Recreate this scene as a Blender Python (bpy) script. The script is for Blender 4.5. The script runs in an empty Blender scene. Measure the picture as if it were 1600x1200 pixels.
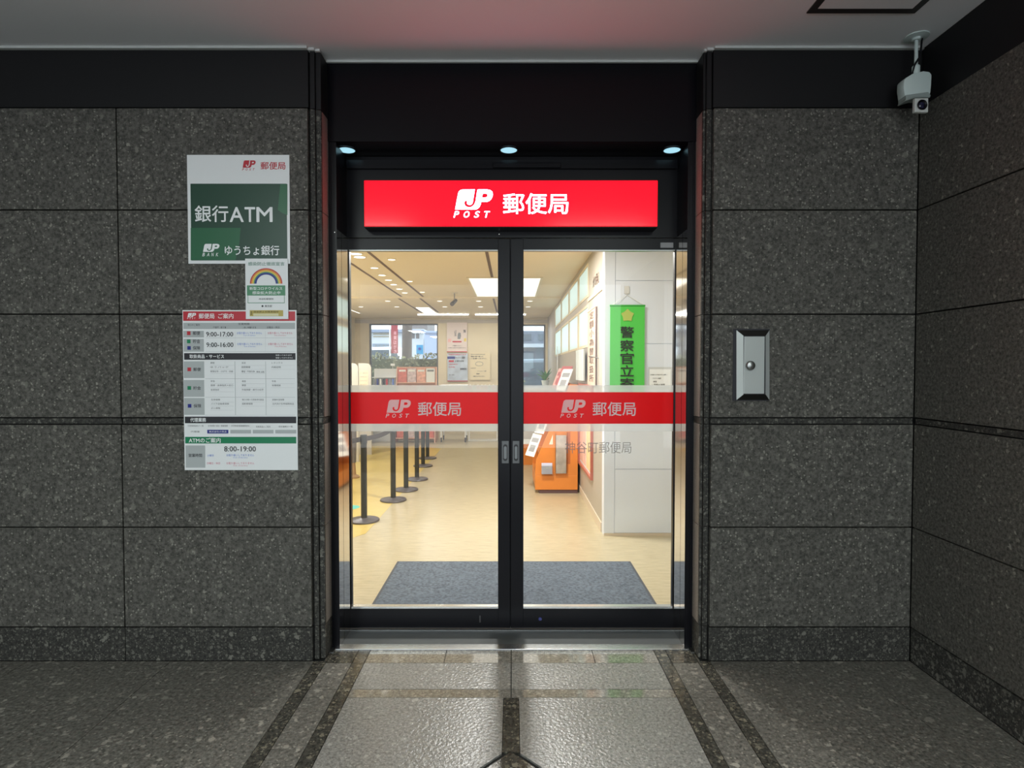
import bpy, bmesh, math, random
from mathutils import Vector, Matrix
from mathutils.geometry import tessellate_polygon
random.seed(7)
S = bpy.context.scene
COL = S.collection
# ------------------------------------------------------------------ camera, world, light, exposure
EYE = 1.55
F = 900.0
PITCH = math.atan(23.0 / F)
cd = bpy.data.cameras.new('camera'); cam = bpy.data.objects.new('camera', cd); COL.objects.link(cam)
cam.location = (0, 0, EYE); cam.rotation_euler = (math.pi / 2 - PITCH, 0, 0)
cd.sensor_width = 36; cd.lens = 36 * F / 1600; cd.clip_start = 0.05; cd.clip_end = 300
S.camera = cam
S.view_settings.view_transform = 'Standard'; S.view_settings.look = 'None'
S.view_settings.exposure = 0.0; S.view_settings.gamma = 1.0
S.view_settings.use_curve_mapping = False
W = bpy.data.worlds.new('overcast_sky'); S.world = W; W.use_nodes = True
bg = W.node_tree.nodes['Background']
bg.inputs[0].default_value = (0.86, 0.93, 1.0, 1); bg.inputs[1].default_value = 3.0
S.cycles.max_bounces = 10; S.cycles.transparent_max_bounces = 16
S.cycles.sample_clamp_indirect = 6.0; S.cycles.caustics_reflective = False; S.cycles.caustics_refractive = False

def area(name, loc, sx, sy, power, color, rot=(0, 0, 0)):
    l = bpy.data.lights.new(name, 'AREA'); l.shape = 'RECTANGLE'; l.size = sx; l.size_y = sy
    l.energy = power; l.color = color
    o = bpy.data.objects.new(name, l); COL.objects.link(o); o.location = loc; o.rotation_euler = rot
    return o
H = 3.215            # ceiling of the covered entrance
HI = EYE + 1.25      # ceiling of the office
COOL = (0.90, 1.0, 0.95)
WARM = (1.0, 0.93, 0.80)
# unseen fill lamps added behind the viewer to light the entrance (housings built below)
PORCH_FILL = [(-1.9, -0.9), (1.1, -0.9)]
for i, (x, y) in enumerate(PORCH_FILL):
    area('porch_lamp_light', (x, y, H - 0.035), 1.2, 0.5, [95, 68][i], COOL)
# unseen office lamps: first read from the stile shadow, the others added as fill
UNSEEN_LAMPS = [(-0.04, 5.6, 0.26, 0.26, 92), (-2.8, 5.8, 0.5, 1.2, 62), (-3.1, 9.0, 0.4, 1.2, 62), (0.30, 4.3, 0.4, 0.4, 32)]
NEUT = (1.0, 0.98, 0.95)
for (x, y, sx, sy, p) in UNSEEN_LAMPS:
    area('office_lamp_light', (x, y, HI - 0.03), sx, sy, p, NEUT)
area('coffer_light', (-0.10, 8.9, HI + 0.10), 0.98, 1.95, 3.6, (1.0, 0.97, 0.92))
for x in (-1.5, -0.25):
    area('linear_light', (x, 12.6, HI - 0.045), 1.1, 0.08, 30, (1.0, 0.98, 0.95))

# ------------------------------------------------------------------ helpers
CP, SP = math.cos(PITCH), math.sin(PITCH)
def at(px, py, Y):
    u = (px - 800) / F; v = (600 - py) / F
    dy = CP + v * SP; dz = -SP + v * CP; t = Y / dy
    return (u * t, EYE + dz * t)
def X(px, Y, py=577): return at(px, py, Y)[0]
def Z(py, Y): return at(800, py, Y)[1]
def FY(py, z=0.0):
    v = (600 - py) / F
    return (z - EYE) / (-SP + v * CP) * (CP + v * SP)

MATS = {}
def pbr(name, col, rough=0.5, metal=0.0, spec=0.5, emit=None, es=0.0, coat=0.0, bump=None, var=None, alpha=1.0, trans=0.0):
    """plain procedural material; var=(scale, amount) mottles the colour, bump=(scale, strength) roughens the surface"""
    if name in MATS: return MATS[name]
    m = bpy.data.materials.new(name); m.use_nodes = True; MATS[name] = m
    nt = m.node_tree; b = nt.nodes['Principled BSDF']
    b.inputs['Base Color'].default_value = (*col, 1); b.inputs['Roughness'].default_value = rough
    b.inputs['Metallic'].default_value = metal; b.inputs['Specular IOR Level'].default_value = spec
    b.inputs['Coat Weight'].default_value = coat
    if emit: b.inputs['Emission Color'].default_value = (*emit, 1); b.inputs['Emission Strength'].default_value = es
    tc = nt.nodes.new('ShaderNodeTexCoord')
    if var:
        n = nt.nodes.new('ShaderNodeTexNoise'); n.inputs['Scale'].default_value = var[0]; n.inputs['Detail'].default_value = 4
        nt.links.new(tc.outputs['Object'], n.inputs['Vector'])
        r = nt.nodes.new('ShaderNodeValToRGB'); r.color_ramp.elements[0].position = 0.3; r.color_ramp.elements[1].position = 0.7
        a = var[1]
        r.color_ramp.elements[0].color = (*[c * (1 - a) for c in col], 1); r.color_ramp.elements[1].color = (*[min(1, c * (1 + a)) for c in col], 1)
        nt.links.new(n.outputs['Fac'], r.inputs['Fac']); nt.links.new(r.outputs['Color'], b.inputs['Base Color'])
    if bump:
        n = nt.nodes.new('ShaderNodeTexNoise'); n.inputs['Scale'].default_value = bump[0]; n.inputs['Detail'].default_value = 3
        nt.links.new(tc.outputs['Object'], n.inputs['Vector'])
        bp = nt.nodes.new('ShaderNodeBump'); bp.inputs['Strength'].default_value = bump[1]; bp.inputs['Distance'].default_value = 0.004
        nt.links.new(n.outputs['Fac'], bp.inputs['Height']); nt.links.new(bp.outputs['Normal'], b.inputs['Normal'])
    if trans > 0:
        out = nt.nodes['Material Output']; tl = nt.nodes.new('ShaderNodeBsdfTranslucent'); tl.inputs['Color'].default_value = (*col, 1)
        mx = nt.nodes.new('ShaderNodeMixShader'); mx.inputs[0].default_value = trans
        nt.links.new(b.outputs[0], mx.inputs[1]); nt.links.new(tl.outputs[0], mx.inputs[2]); nt.links.new(mx.outputs[0], out.inputs[0])
        last = mx
    else: last = b
    if alpha < 1:
        out = nt.nodes['Material Output']; tp = nt.nodes.new('ShaderNodeBsdfTransparent')
        mx = nt.nodes.new('ShaderNodeMixShader'); mx.inputs[0].default_value = alpha
        nt.links.new(tp.outputs[0], mx.inputs[1]); nt.links.new(last.outputs[0], mx.inputs[2]); nt.links.new(mx.outputs[0], out.inputs[0])
    return m

def granite(name, c1, c2, fleck, rough, scale=85, fs=42, thr=0.80, bump=0.35, grain=260, spec=0.5, coat=0.0, bdist=0.0035):
    m = bpy.data.materials.new(name); m.use_nodes = True; nt = m.node_tree; b = nt.nodes['Principled BSDF']; L = nt.links
    tc = nt.nodes.new('ShaderNodeTexCoord')
    n = nt.nodes.new('ShaderNodeTexNoise'); n.inputs['Scale'].default_value = scale; n.inputs['Detail'].default_value = 5; n.inputs['Roughness'].default_value = 0.75
    L.new(tc.outputs['Object'], n.inputs['Vector'])
    r = nt.nodes.new('ShaderNodeValToRGB'); e = r.color_ramp.elements
    e[0].position = 0.36; e[0].color = (*c1, 1); e[1].position = 0.66; e[1].color = (*c2, 1)
    L.new(n.outputs['Fac'], r.inputs['Fac'])
    prev = r.outputs['Color']
    for (sc, th, rad) in ((fs, thr, 0.42), (fs * 2.1, thr - 0.08, 0.40), (fs * 0.55, thr + 0.155, 0.36)):
        v = nt.nodes.new('ShaderNodeTexVoronoi'); v.inputs['Scale'].default_value = sc
        ds = nt.nodes.new('ShaderNodeVectorMath'); ds.operation = 'ADD'; nz = nt.nodes.new('ShaderNodeTexNoise'); nz.inputs['Scale'].default_value = sc * 2
        scl = nt.nodes.new('ShaderNodeVectorMath'); scl.operation = 'SCALE'; scl.inputs['Scale'].default_value = 1.0 / sc
        L.new(tc.outputs['Object'], nz.inputs['Vector']); L.new(nz.outputs['Color'], scl.inputs[0])
        L.new(tc.outputs['Object'], ds.inputs[0]); L.new(scl.outputs[0], ds.inputs[1]); L.new(ds.outputs[0], v.inputs['Vector'])
        sp = nt.nodes.new('ShaderNodeSeparateColor'); L.new(v.outputs['Color'], sp.inputs[0])
        g = nt.nodes.new('ShaderNodeMath'); g.operation = 'GREATER_THAN'; g.inputs[1].default_value = th; L.new(sp.outputs[0], g.inputs[0])
        d = nt.nodes.new('ShaderNodeMapRange'); d.inputs['From Min'].default_value = rad; d.inputs['From Max'].default_value = rad * 0.75
        L.new(v.outputs['Distance'], d.inputs['Value'])
        mu = nt.nodes.new('ShaderNodeMath'); mu.operation = 'MULTIPLY'; L.new(g.outputs[0], mu.inputs[0]); L.new(d.outputs[0], mu.inputs[1])
        m2 = nt.nodes.new('ShaderNodeMath'); m2.operation = 'MULTIPLY'; L.new(mu.outputs[0], m2.inputs[0]); L.new(sp.outputs[1], m2.inputs[1])
        mix = nt.nodes.new('ShaderNodeMix'); mix.data_type = 'RGBA'; L.new(m2.outputs[0], mix.inputs[0]); L.new(prev, mix.inputs[6])
        mix.inputs[7].default_value = (*fleck, 1); prev = mix.outputs[2]
    L.new(prev, b.inputs['Base Color'])
    b.inputs['Roughness'].default_value = rough; b.inputs['Specular IOR Level'].default_value = spec; b.inputs['Coat Weight'].default_value = coat
    b.inputs['Coat Roughness'].default_value = 0.06
    if bump:
        n2 = nt.nodes.new('ShaderNodeTexNoise'); n2.inputs['Scale'].default_value = grain; n2.inputs['Detail'].default_value = 2
        L.new(tc.outputs['Object'], n2.inputs['Vector'])
        bp = nt.nodes.new('ShaderNodeBump'); bp.inputs['Strength'].default_value = bump; bp.inputs['Distance'].default_value = bdist
        L.new(n2.outputs['Fac'], bp.inputs['Height']); L.new(bp.outputs['Normal'], b.inputs['Normal'])
    return m

def glassmat(name, tint=(0.97, 0.99, 0.98), refl=1.0, ior=1.45):
    m = bpy.data.materials.new(name); m.use_nodes = True; nt = m.node_tree; nt.nodes.remove(nt.nodes['Principled BSDF'])
    out = nt.nodes['Material Output']; t = nt.nodes.new('ShaderNodeBsdfTransparent'); t.inputs[0].default_value = (*tint, 1)
    g = nt.nodes.new('ShaderNodeBsdfGlossy'); g.inputs['Roughness'].default_value = 0.01; g.inputs[0].default_value = (refl, refl, refl, 1)
    fr = nt.nodes.new('ShaderNodeFresnel'); fr.inputs[0].default_value = ior
    mx = nt.nodes.new('ShaderNodeMixShader'); nt.links.new(fr.outputs[0], mx.inputs[0]); nt.links.new(t.outputs[0], mx.inputs[1]); nt.links.new(g.outputs[0], mx.inputs[2])
    nt.links.new(mx.outputs[0], out.inputs[0]); return m

# ---- geometry
class G:
    def __init__(s): s.v = []; s.f = []; s.mi = []; s.m = 0
    def add(s, vs, fs):
        o = len(s.v); s.v += [tuple(p) for p in vs]; s.f += [tuple(i + o for i in f) for f in fs]; s.mi += [s.m] * len(fs); return s
    def box(s, x0, x1, y0, y1, z0, z1):
        if x0 > x1: x0, x1 = x1, x0
        if y0 > y1: y0, y1 = y1, y0
        if z0 > z1: z0, z1 = z1, z0
        v = [(x0,y0,z0),(x1,y0,z0),(x1,y1,z0),(x0,y1,z0),(x0,y0,z1),(x1,y0,z1),(x1,y1,z1),(x0,y1,z1)]
        return s.add(v, [(0,3,2,1),(4,5,6,7),(0,1,5,4),(1,2,6,5),(2,3,7,6),(3,0,4,7)])
    def prism(s, poly, a0, a1, ax='z'):
        """extrude a polygon: ax z: poly is (x, y); ax y: poly is (x, z); ax x: poly is (y, z)"""
        n = len(poly)
        mk = {'z': lambda p, a: (p[0], p[1], a), 'y': lambda p, a: (p[0], a, p[1]), 'x': lambda p, a: (a, p[0], p[1])}[ax]
        v = [mk(p, a0) for p in poly] + [mk(p, a1) for p in poly]
        tri = tessellate_polygon([[Vector((p[0], p[1], 0)) for p in poly]])
        f = [tuple(t) for t in tri] + [tuple(i + n for i in reversed(t)) for t in tri]
        f += [(i, (i + 1) % n, (i + 1) % n + n, i + n) for i in range(n)]
        return s.add(v, f)
    def tube(s, pts, r, n=10, cap=True):
        rs = r if isinstance(r, (list, tuple)) else [r] * len(pts)
        P = [Vector(p) for p in pts]; rings = []; ref = None
        for i, p in enumerate(P):
            d = (P[min(i + 1, len(P) - 1)] - P[max(i - 1, 0)]).normalized()
            if ref is None: ref = d.orthogonal().normalized()
            ref = (ref - d * ref.dot(d)).normalized(); b = d.cross(ref)
            rings.append([p + (ref * math.cos(2*math.pi*k/n) + b * math.sin(2*math.pi*k/n)) * rs[i] for k in range(n)])
        v = [q for r_ in rings for q in r_]; f = []
        for i in range(len(P) - 1):
            for k in range(n): f.append((i*n+k, i*n+(k+1)%n, (i+1)*n+(k+1)%n, (i+1)*n+k))
        if cap: f.append(tuple(reversed(range(n)))); f.append(tuple((len(P)-1)*n + k for k in range(n)))
        return s.add(v, f)
    def lathe(s, c, prof, n=24, ax='z', cap=True):
        v = []; f = []; m = len(prof)
        for (r, h) in prof:
            for k in range(n):
                a = 2*math.pi*k/n; u, w = r*math.cos(a), r*math.sin(a)
                v.append({'z': (c[0]+u, c[1]+w, c[2]+h), 'y': (c[0]+u, c[1]+h, c[2]+w), 'x': (c[0]+h, c[1]+u, c[2]+w)}[ax])
        for i in range(m-1):
            for k in range(n): f.append((i*n+k, i*n+(k+1)%n, (i+1)*n+(k+1)%n, (i+1)*n+k))
        if cap: f.append(tuple(reversed(range(n)))); f.append(tuple((m-1)*n+k for k in range(n)))
        return s.add(v, f)

def build(name, g, mat, parent=None, smooth=False, bevel=0.0, recalc=True):
    me = bpy.data.meshes.new(name)
    off = Vector((0, 0, 0)); p = parent
    while p is not None: off += p.location; p = p.parent
    me.from_pydata([tuple(Vector(v) - off) for v in g.v], [], g.f)
    for m in (mat if isinstance(mat, (list, tuple)) else [mat]): me.materials.append(m)
    if any(g.mi): me.polygons.foreach_set('material_index', g.mi)
    if recalc:
        bm = bmesh.new(); bm.from_mesh(me); bmesh.ops.recalc_face_normals(bm, faces=bm.faces)
        if bevel > 0:
            bmesh.ops.bevel(bm, geom=[e for e in bm.edges if len(e.link_faces) == 2 and e.calc_face_angle(0) > 0.7], offset=bevel, segments=2, affect='EDGES', profile=0.5)
        bm.to_mesh(me); bm.free()
    if smooth:
        me.polygons.foreach_set('use_smooth', [True] * len(me.polygons)); me.set_sharp_from_angle(angle=math.radians(38))
    o = bpy.data.objects.new(name, me); COL.objects.link(o)
    if parent is not None: o.parent = parent
    return o
def tag(o, label=None, cat=None, group=None, kind=None):
    if label: o['label'] = label
    if cat: o['category'] = cat
    if group: o['group'] = group
    if kind: o['kind'] = kind
    return o
def thing(name, loc, label, cat, group=None):
    o = bpy.data.objects.new(name, None); COL.objects.link(o); o.location = loc; o.empty_display_size = 0.1
    return tag(o, label, cat, group)
def struct(name, g, mat, **k): return tag(build(name, g, mat, **k), kind='structure')
def copy_tree(o, parent=None):
    c = o.copy(); COL.objects.link(c)
    if parent is not None: c.parent = parent
    for ch in [x for x in bpy.data.objects if x.parent == o]: copy_tree(ch, c)
    return c

# ---- lettering: text laid out flat facing the viewer's side (-Y), fitted to a box in metres
def glyphs(s, res=3, bold=0.0, shear=0.0, spacing=1.0):
    c = bpy.data.curves.new('t', 'FONT'); c.body = s; c.size = 1; c.resolution_u = res; c.shear = shear; c.space_character = spacing
    o = bpy.data.objects.new('t', c); COL.objects.link(o)
    dg = bpy.context.evaluated_depsgraph_get(); me = o.evaluated_get(dg).to_mesh()
    v = [tuple(p.co) for p in me.vertices]; f = [tuple(p.vertices) for p in me.polygons]
    o.evaluated_get(dg).to_mesh_clear(); bpy.data.objects.remove(o); bpy.data.curves.remove(c)
    if bold > 0:      # heavier strokes: the outline repeated with small shifts
        v = [(p[0], p[1], 0) for p in v]; V, Fc = list(v), list(f); n = len(v)
        for k, (a, b) in enumerate(((1, 0), (-1, 0), (0, 1), (0, -1))):
            V += [(p[0]+a*bold, p[1]+b*bold, -0.00012*(k+1)) for p in v]; Fc += [tuple(i+n*(k+1) for i in q) for q in f]
        v, f = V, Fc
    return v, f
def T(g, s, box, Y, th=0.0, **k):
    """box = (x0, x1, z0, z1) metres"""
    v, f = glyphs(s, **k)
    if not v: return g
    xs = [p[0] for p in v]; ys = [p[1] for p in v]; ax, bx, ay, by = min(xs), max(xs), min(ys), max(ys)
    x0, x1, z0, z1 = box
    sx = (x1 - x0) / max(bx - ax, 1e-6); sz = (z1 - z0) / max(by - ay, 1e-6)
    return g.add([(x0 + (p[0]-ax)*sx, Y+p[2], z0 + (p[1]-ay)*sz) for p in v], f)
def TX(g, s, q, Y, **k):
    """q = (px0, py0, px1, py1): the letters' box as measured, on plane Y"""
    x0, z1 = at(q[0], q[1], Y); x1, z0 = at(q[2], q[3], Y)
    return T(g, s, (x0, x1, z0, z1), Y, **k)
def R(g, q, Y0, Y1):
    x0, z1 = at(q[0], q[1], Y0); x1, z0 = at(q[2], q[3], Y0)
    return g.box(x0, x1, Y0, Y1, z0, z1)
LOGO = [(215,850),(262,600),(310,350),(335,280),(375,235),(440,213),(840,210),(808,400),(775,600),(755,660),(725,692),(670,705),(618,690),(590,655),(585,620),(600,572),(530,568),(508,620),(505,660),(530,720),(580,760),(640,776),(710,770),(770,740),(820,685),(850,615),(865,560),(912,240),(925,218),(950,210),(1240,210),(1330,235),(1385,285),(1402,350),(1395,430),(1350,520),(1300,570),(1235,600),(1170,606),(1040,606),(1020,690),(985,760),(930,820),(865,850)]
LHOLE = [(1085,345),(1190,342),(1225,355),(1243,385),(1235,425),(1205,455),(1160,466),(1062,467)]
def logo(g, q, Y, word='POST', th=0.0):
    """emblem in box q (px0,py0,px1,py1, word bottom py)"""
    x0, z1 = at(q[0], q[1], Y); x1, z0 = at(q[2], q[3], Y); zb = at(q[0], q[4], Y)[1]
    sx = (x1-x0)/1187; sz = (z1-z0)/640
    L = [[Vector((x0+(a-215)*sx, z0+(850-b)*sz, 0)) for a, b in P] for P in (LOGO, LHOLE)]
    tri = tessellate_polygon(L); pts = L[0] + L[1]
    g.add([(p.x, Y, p.y) for p in pts], [tuple(t) for t in tri])
    # letters of the word, widely spaced and slanted
    w = x1 - x0; lh = (z0 - zb) * 0.80; xs = x0 - 0.045*w
    for i, ch in enumerate(word):
        a = xs + i * w * 0.273
        T(g, ch, (a, a + w*0.155, zb, zb+lh), Y, bold=0.014, shear=0.25, res=4)
    return g

def word(g, s, q, Y, **k): return TX(g, s, q, Y, **k)
def chars(s, q, Y, mat, par, **k):
    """one part per character, laid out in the measured box"""
    x0, z1 = at(q[0], q[1], Y); x1, z0 = at(q[2], q[3], Y)
    L = [glyphs(c, **k) for c in s]; n = len(s)
    lo = min(p[1] for v, f in L for p in v); hi = max(p[1] for v, f in L for p in v)
    xa = min(p[0] for p in L[0][0]); xb = n-1+max(p[0] for p in L[-1][0])
    for i, (v, f) in enumerate(L):
        g = G().add([(x0+(p[0]+i-xa)/(xb-xa)*(x1-x0), Y+p[2], z0+(p[1]-lo)/(hi-lo)*(z1-z0)) for p in v], f)
        build('character', g, mat, par, recalc=False)
def emblem(q, Y, mat, par, word='POST'):
    g = G(); logo(g, q, Y, word=''); e = build('emblem', g, mat, par, recalc=False)
    x0, z1 = at(q[0], q[1], Y); x1, z0 = at(q[2], q[3], Y); zb = at(q[0], q[4], Y)[1]
    w = x1-x0; lh = (z0-zb)*0.80; xs = x0-0.045*w
    for i, ch in enumerate(word):
        a = xs+i*w*0.273; build('letter', T(G(), ch, (a, a+w*0.155, zb, zb+lh), Y, bold=0.014, shear=0.25, res=4), mat, e, recalc=False)
# ------------------------------------------------------------------ materials
GR = granite('flamed_granite', (0.024,0.023,0.019), (0.135,0.129,0.112), (0.25,0.24,0.205), 0.75, scale=70, fs=36, thr=0.78)
GRD = granite('dark_bush_hammered_granite', (0.006,0.006,0.005), (0.058,0.056,0.048), (0.17,0.165,0.14), 0.75, scale=75, fs=46, thr=0.55, bump=0.6)
GRR = granite('honed_reveal_granite', (0.24,0.21,0.185), (0.36,0.32,0.285), (0.42,0.38,0.34), 0.3, bump=0.1)  # paler than the walls: lamplight on the reveal is put into the colour
FT = granite('floor_granite', (0.095,0.093,0.086), (0.34,0.335,0.31), (0.38,0.37,0.34), 0.30, scale=75, thr=0.84, bump=0.9, grain=70, coat=0.0, bdist=0.003, spec=0.6)
FO = granite('outer_floor_granite', (0.05,0.047,0.040), (0.215,0.205,0.180), (0.34,0.32,0.275), 0.36, scale=60, fs=34, thr=0.74, bump=0.6, grain=80)
FP = granite('polished_floor_granite', (0.12,0.112,0.098), (0.31,0.295,0.255), (0.40,0.38,0.33), 0.08, scale=60, thr=0.62, bump=0.0, coat=0.6)
FD = granite('dark_floor_granite', (0.02,0.019,0.016), (0.085,0.08,0.066), (0.22,0.20,0.15), 0.18, scale=50, fs=38, thr=0.55, bump=0.12, coat=0.3)
GROUT = pbr('joint', (0.012,0.012,0.011), 0.9)
CEIL = pbr('ceiling_paint', (0.86,0.87,0.87), 0.8)
TRIMW = pbr('ceiling_edge_trim', (0.62,0.64,0.62), 0.5)
BLK = pbr('black_gloss_panel', (0.004,0.004,0.006), 0.25, spec=0.22)
BLKM = pbr('black_satin_metal', (0.006,0.006,0.008), 0.32, spec=0.2)
BLKP = pbr('black_band_paint', (0.008,0.008,0.009), 0.55, spec=0.3)
STEEL = pbr('stainless', (0.72,0.73,0.72), 0.25, metal=1.0)
MIRROR = pbr('polished_stainless', (0.62,0.60,0.58), 0.06, metal=1.0)
STEELD = pbr('stainless_dark', (0.33,0.34,0.33), 0.35, metal=1.0)
WHITE = pbr('white_print', (0.80,0.82,0.82), 0.45)
WHITE2 = pbr('white_letter', (0.85,0.87,0.87), 0.5)
GRN = pbr('dark_green_print', (0.012,0.055,0.032), 0.35)
GRN2 = pbr('mid_green_print', (0.020,0.125,0.055), 0.35)
GRN3 = pbr('header_green_print', (0.0,0.20,0.08), 0.4)
GRN4 = pbr('sticker_green_print', (0.07,0.26,0.13), 0.4)
RED = pbr('red_print', (0.50,0.02,0.035), 0.4)
INK = pbr('black_print', (0.015,0.015,0.02), 0.5)
INKG = pbr('grey_print', (0.22,0.23,0.24), 0.5)
GREYP = pbr('pale_grey_print', (0.42,0.45,0.45), 0.5)
NAVY = pbr('navy_print', (0.01,0.02,0.22), 0.4)
BLUET = pbr('blue_small_print', (0.12,0.22,0.62), 0.5)
REDT = pbr('red_small_print', (0.62,0.16,0.24), 0.5)
ORP = pbr('orange_print', (0.75,0.30,0.05), 0.5)
YELP = pbr('yellow_print', (0.75,0.58,0.10), 0.5)
GOLD = pbr('ochre_print', (0.50,0.40,0.10), 0.5)
SKYB = pbr('blue_print', (0.05,0.25,0.60), 0.5)
GLASS = glassmat('door_glass')
GLASS2 = glassmat('window_glass', (0.93,0.97,0.98))
ACRYL = glassmat('clear_acrylic', (0.975,0.99,0.985), ior=1.2)

# ------------------------------------------------------------------ key depths
D = FY(1033)                 # face of the granite walls
YS = FY(1013)                # front of the black door frame
YD = FY(985)                 # face of the door leaves
YH = YS - 0.005              # face of the black header
XR = X(1422, D, 1000)        # inner corner with the side wall
ZG = Z(168, D)               # top of the granite
XE = 1.0                     # half width of the recess
ZSOF = Z(221, YH)            # underside of the black header
rows = [Z(980, D), Z(824, D), Z(663, D), Z(653, D), Z(491, D), Z(328, D), ZG]
print('depths', D, YS, YD, 'H', EYE + (H-EYE), 'granite', ZG, 'soffit', ZSOF, 'XR', XR, Z(82, D), rows)
GAP = 0.0035

# ------------------------------------------------------------------ entrance shell
def wall_rows():
    """(z0, z1, dark strip?)"""
    return [(rows[0], rows[1], 0), (rows[1], rows[2], 0), (rows[2], rows[3], 1), (rows[3], rows[4], 0), (rows[4], rows[5], 0), (rows[5], rows[6], 0)]
wl = struct('wall_left', G().box(-4.2, -XE-0.02, D+0.035, D+0.16, 0, H), GROUT)
wr = struct('wall_right', G().box(XE+0.02, XR+0.25, D+0.035, D+0.16, 0, H), GROUT)
xl = X(188, D, 577)
for (wall, cols) in ((wl, [(-4.2, xl-1.025), (xl-1.025, xl), (xl, -1.058)]), (wr, [(1.045, XR)])):
    for (a, b) in cols:
        for (z0, z1, st) in wall_rows():
            if st: build('stone_strip', G().box(a+GAP, b-GAP, D+0.008, D+0.034, z0+0.003, z1-0.003), GRD, wall)
            else: build('granite_panel', G().box(a+GAP, b-GAP, D, D+0.034, z0+GAP, z1-GAP), GR, wall, bevel=0.002)
    x0, x1 = cols[0][0], cols[-1][1]
    build('black_band', G().box(x0, x1, D+0.006, D+0.034, ZG+0.004, H-0.012), BLKP, wall)
bl = struct('baseboard_left', G().box(-4.2, -1.058, D+0.012, D+0.034, 0, rows[0]-0.004), GROUT)
for (a, b) in [(-4.2, xl-1.025), (xl-1.025, xl), (xl, -1.058)]:
    build('stone_block', G().box(a+0.002, b-0.002, D+0.002, D+0.012, 0.002, rows[0]-0.004), GRD, bl)
br = struct('baseboard_right', G().box(1.045, XR, D+0.012, D+0.034, 0, rows[0]-0.004), GROUT)
build('stone_block', G().box(1.047, XR-0.002, D+0.002, D+0.012, 0.002, rows[0]-0.004), GRD, br)
# stepped corner of the recess, both sides
for sgn, nm, wall in ((-1, 'left', wl), (1, 'right', wr)):
    rws = [(0.002, rows[0], 1)] + [(a, b, c) for (a, b, c) in wall_rows()]
    e = 1.058 if sgn < 0 else 1.045
    for (z0, z1, st) in rws:
        base = (z0 == 0.002)
        z0 += 0.002; z1 -= 0.002
        m = GRD
        build('corner_stone', G().box(sgn*(e-0.006), sgn*(e-0.030), D+0.016, D+0.04, z0, z1), m, wall)
        build('corner_stone', G().box(sgn*(e-0.034), sgn*XE, D+0.028, D+0.045, z0, z1), m, wall)
        build('reveal_stone', G().box(sgn*(XE+0.019), sgn*XE, D+0.0455, YS+0.02, z0, z1), GRD if (base or st) else GRR, wall)
    build('black_band', G().box(sgn*(e-0.006), sgn*(e-0.030), D+0.016, D+0.04, ZG+0.002, H-0.012), BLKP, wall)
    build('black_band', G().box(sgn*(e-0.034), sgn*XE, D+0.028, YH+0.02, ZG+0.002, H-0.012), BLKP, wall)
# side wall on the right
ws = struct('wall_side', G().box(XR+0.032, XR+0.25, -4.6, D+0.035, 0, H), GROUT)
for (a, b) in [(D-1.06, D), (D-2.12, D-1.06), (D-3.18, D-2.12), (D-4.24, D-3.18)]:
    for (z0, z1, st) in wall_rows():
        if st: build('stone_strip', G().box(XR+0.008, XR+0.031, a+GAP, b-0.001, z0+0.003, z1-0.003), GRD, ws)
        else: build('granite_panel', G().box(XR, XR+0.031, a+GAP, b-0.002, z0+GAP, z1-GAP), GR, ws, bevel=0.002)
build('black_band', G().box(XR+0.02, XR+0.031, D-4.24, D, ZG+0.004, H-0.002), BLKP, ws)
bs = struct('baseboard_side', G().box(XR+0.012, XR+0.031, D-4.24, D, 0, rows[0]-0.004), GROUT)
for i in range(4): build('stone_block', G().box(XR+0.002, XR+0.012, D-1.06*(i+1)+0.002, D-1.06*i-0.002, 0.002, rows[0]-0.004), GRD, bs)
struct('wall_far_left', G().box(-4.35, -4.2, -4.6, D+0.16, 0, H), GR)
# ceiling with stepped edge trim and an access hatch
CG = G().box(-4.3, XR+0.3, -4.6, D+0.14, H, H+0.12); CG.box(-XE-0.04, XE+0.04, D+0.14, YH+0.08, H, H+0.12)
ceil_o = struct('ceiling', CG, CEIL)
tz0, tz1 = H-0.012, H-0.0005
tr = G().box(-4.2, -1.058, D-0.014, D+0.03, tz0, tz1); tr.box(-1.058, -1.025, D+0.004, D+0.03, tz0, tz1); tr.box(-1.025, -1.0, D+0.016, D+0.04, tz0, tz1)
tr.box(1.045, XR-0.001, D-0.014, D+0.03, tz0, tz1); tr.box(1.012, 1.045, D+0.004, D+0.03, tz0, tz1); tr.box(1.0, 1.012, D+0.016, D+0.04, tz0, tz1)
tr.box(-1.0, 1.0, YH-0.014, YH-0.001, tz0, tz1)
struct('trim_1', tr, TRIMW)
hx0, hz = X(1261, 2.0), None
def CX(px, py):           # point on the ceiling seen at px, py
    v = (600-py)/F; t = (H-EYE)/(-SP+v*CP); return ((px-800)/F*t, t*(CP+v*SP))
a = CX(1260, 19); b = CX(1428, 20)
hw = b[0]-a[0]
hatch = thing('access_hatch', (a[0]+hw/2, a[1]-hw/2, H), 'square ceiling access hatch with a dark frame above the right wall', 'hatch')
fr = G(); t_ = 0.034
x0, x1, y1, y0 = a[0], b[0], a[1], a[1]-hw
for bx in ((x0, x1, y1-t_, y1), (x0, x1, y0, y0+t_), (x0, x0+t_, y0+t_, y1-t_), (x1-t_, x1, y0+t_, y1-t_)): fr.box(*bx, H-0.006, H-0.001)
build('hatch_frame', fr, pbr('hatch_frame_dark', (0.03,0.027,0.025), 0.4), hatch)
build('hatch_panel', G().box(x0+t_, x1-t_, y0+t_, y1-t_, H-0.005, H-0.001), CEIL, hatch)

# black header over the recess, with soffit
hd = struct('wall_header', G().box(-XE, XE, YH, YH+0.03, ZSOF, H-0.0005), BLK)
build('soffit_panel', G().box(-XE, XE, YH+0.03, YD+0.12, ZSOF, ZSOF+0.02), BLK, hd)
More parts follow.
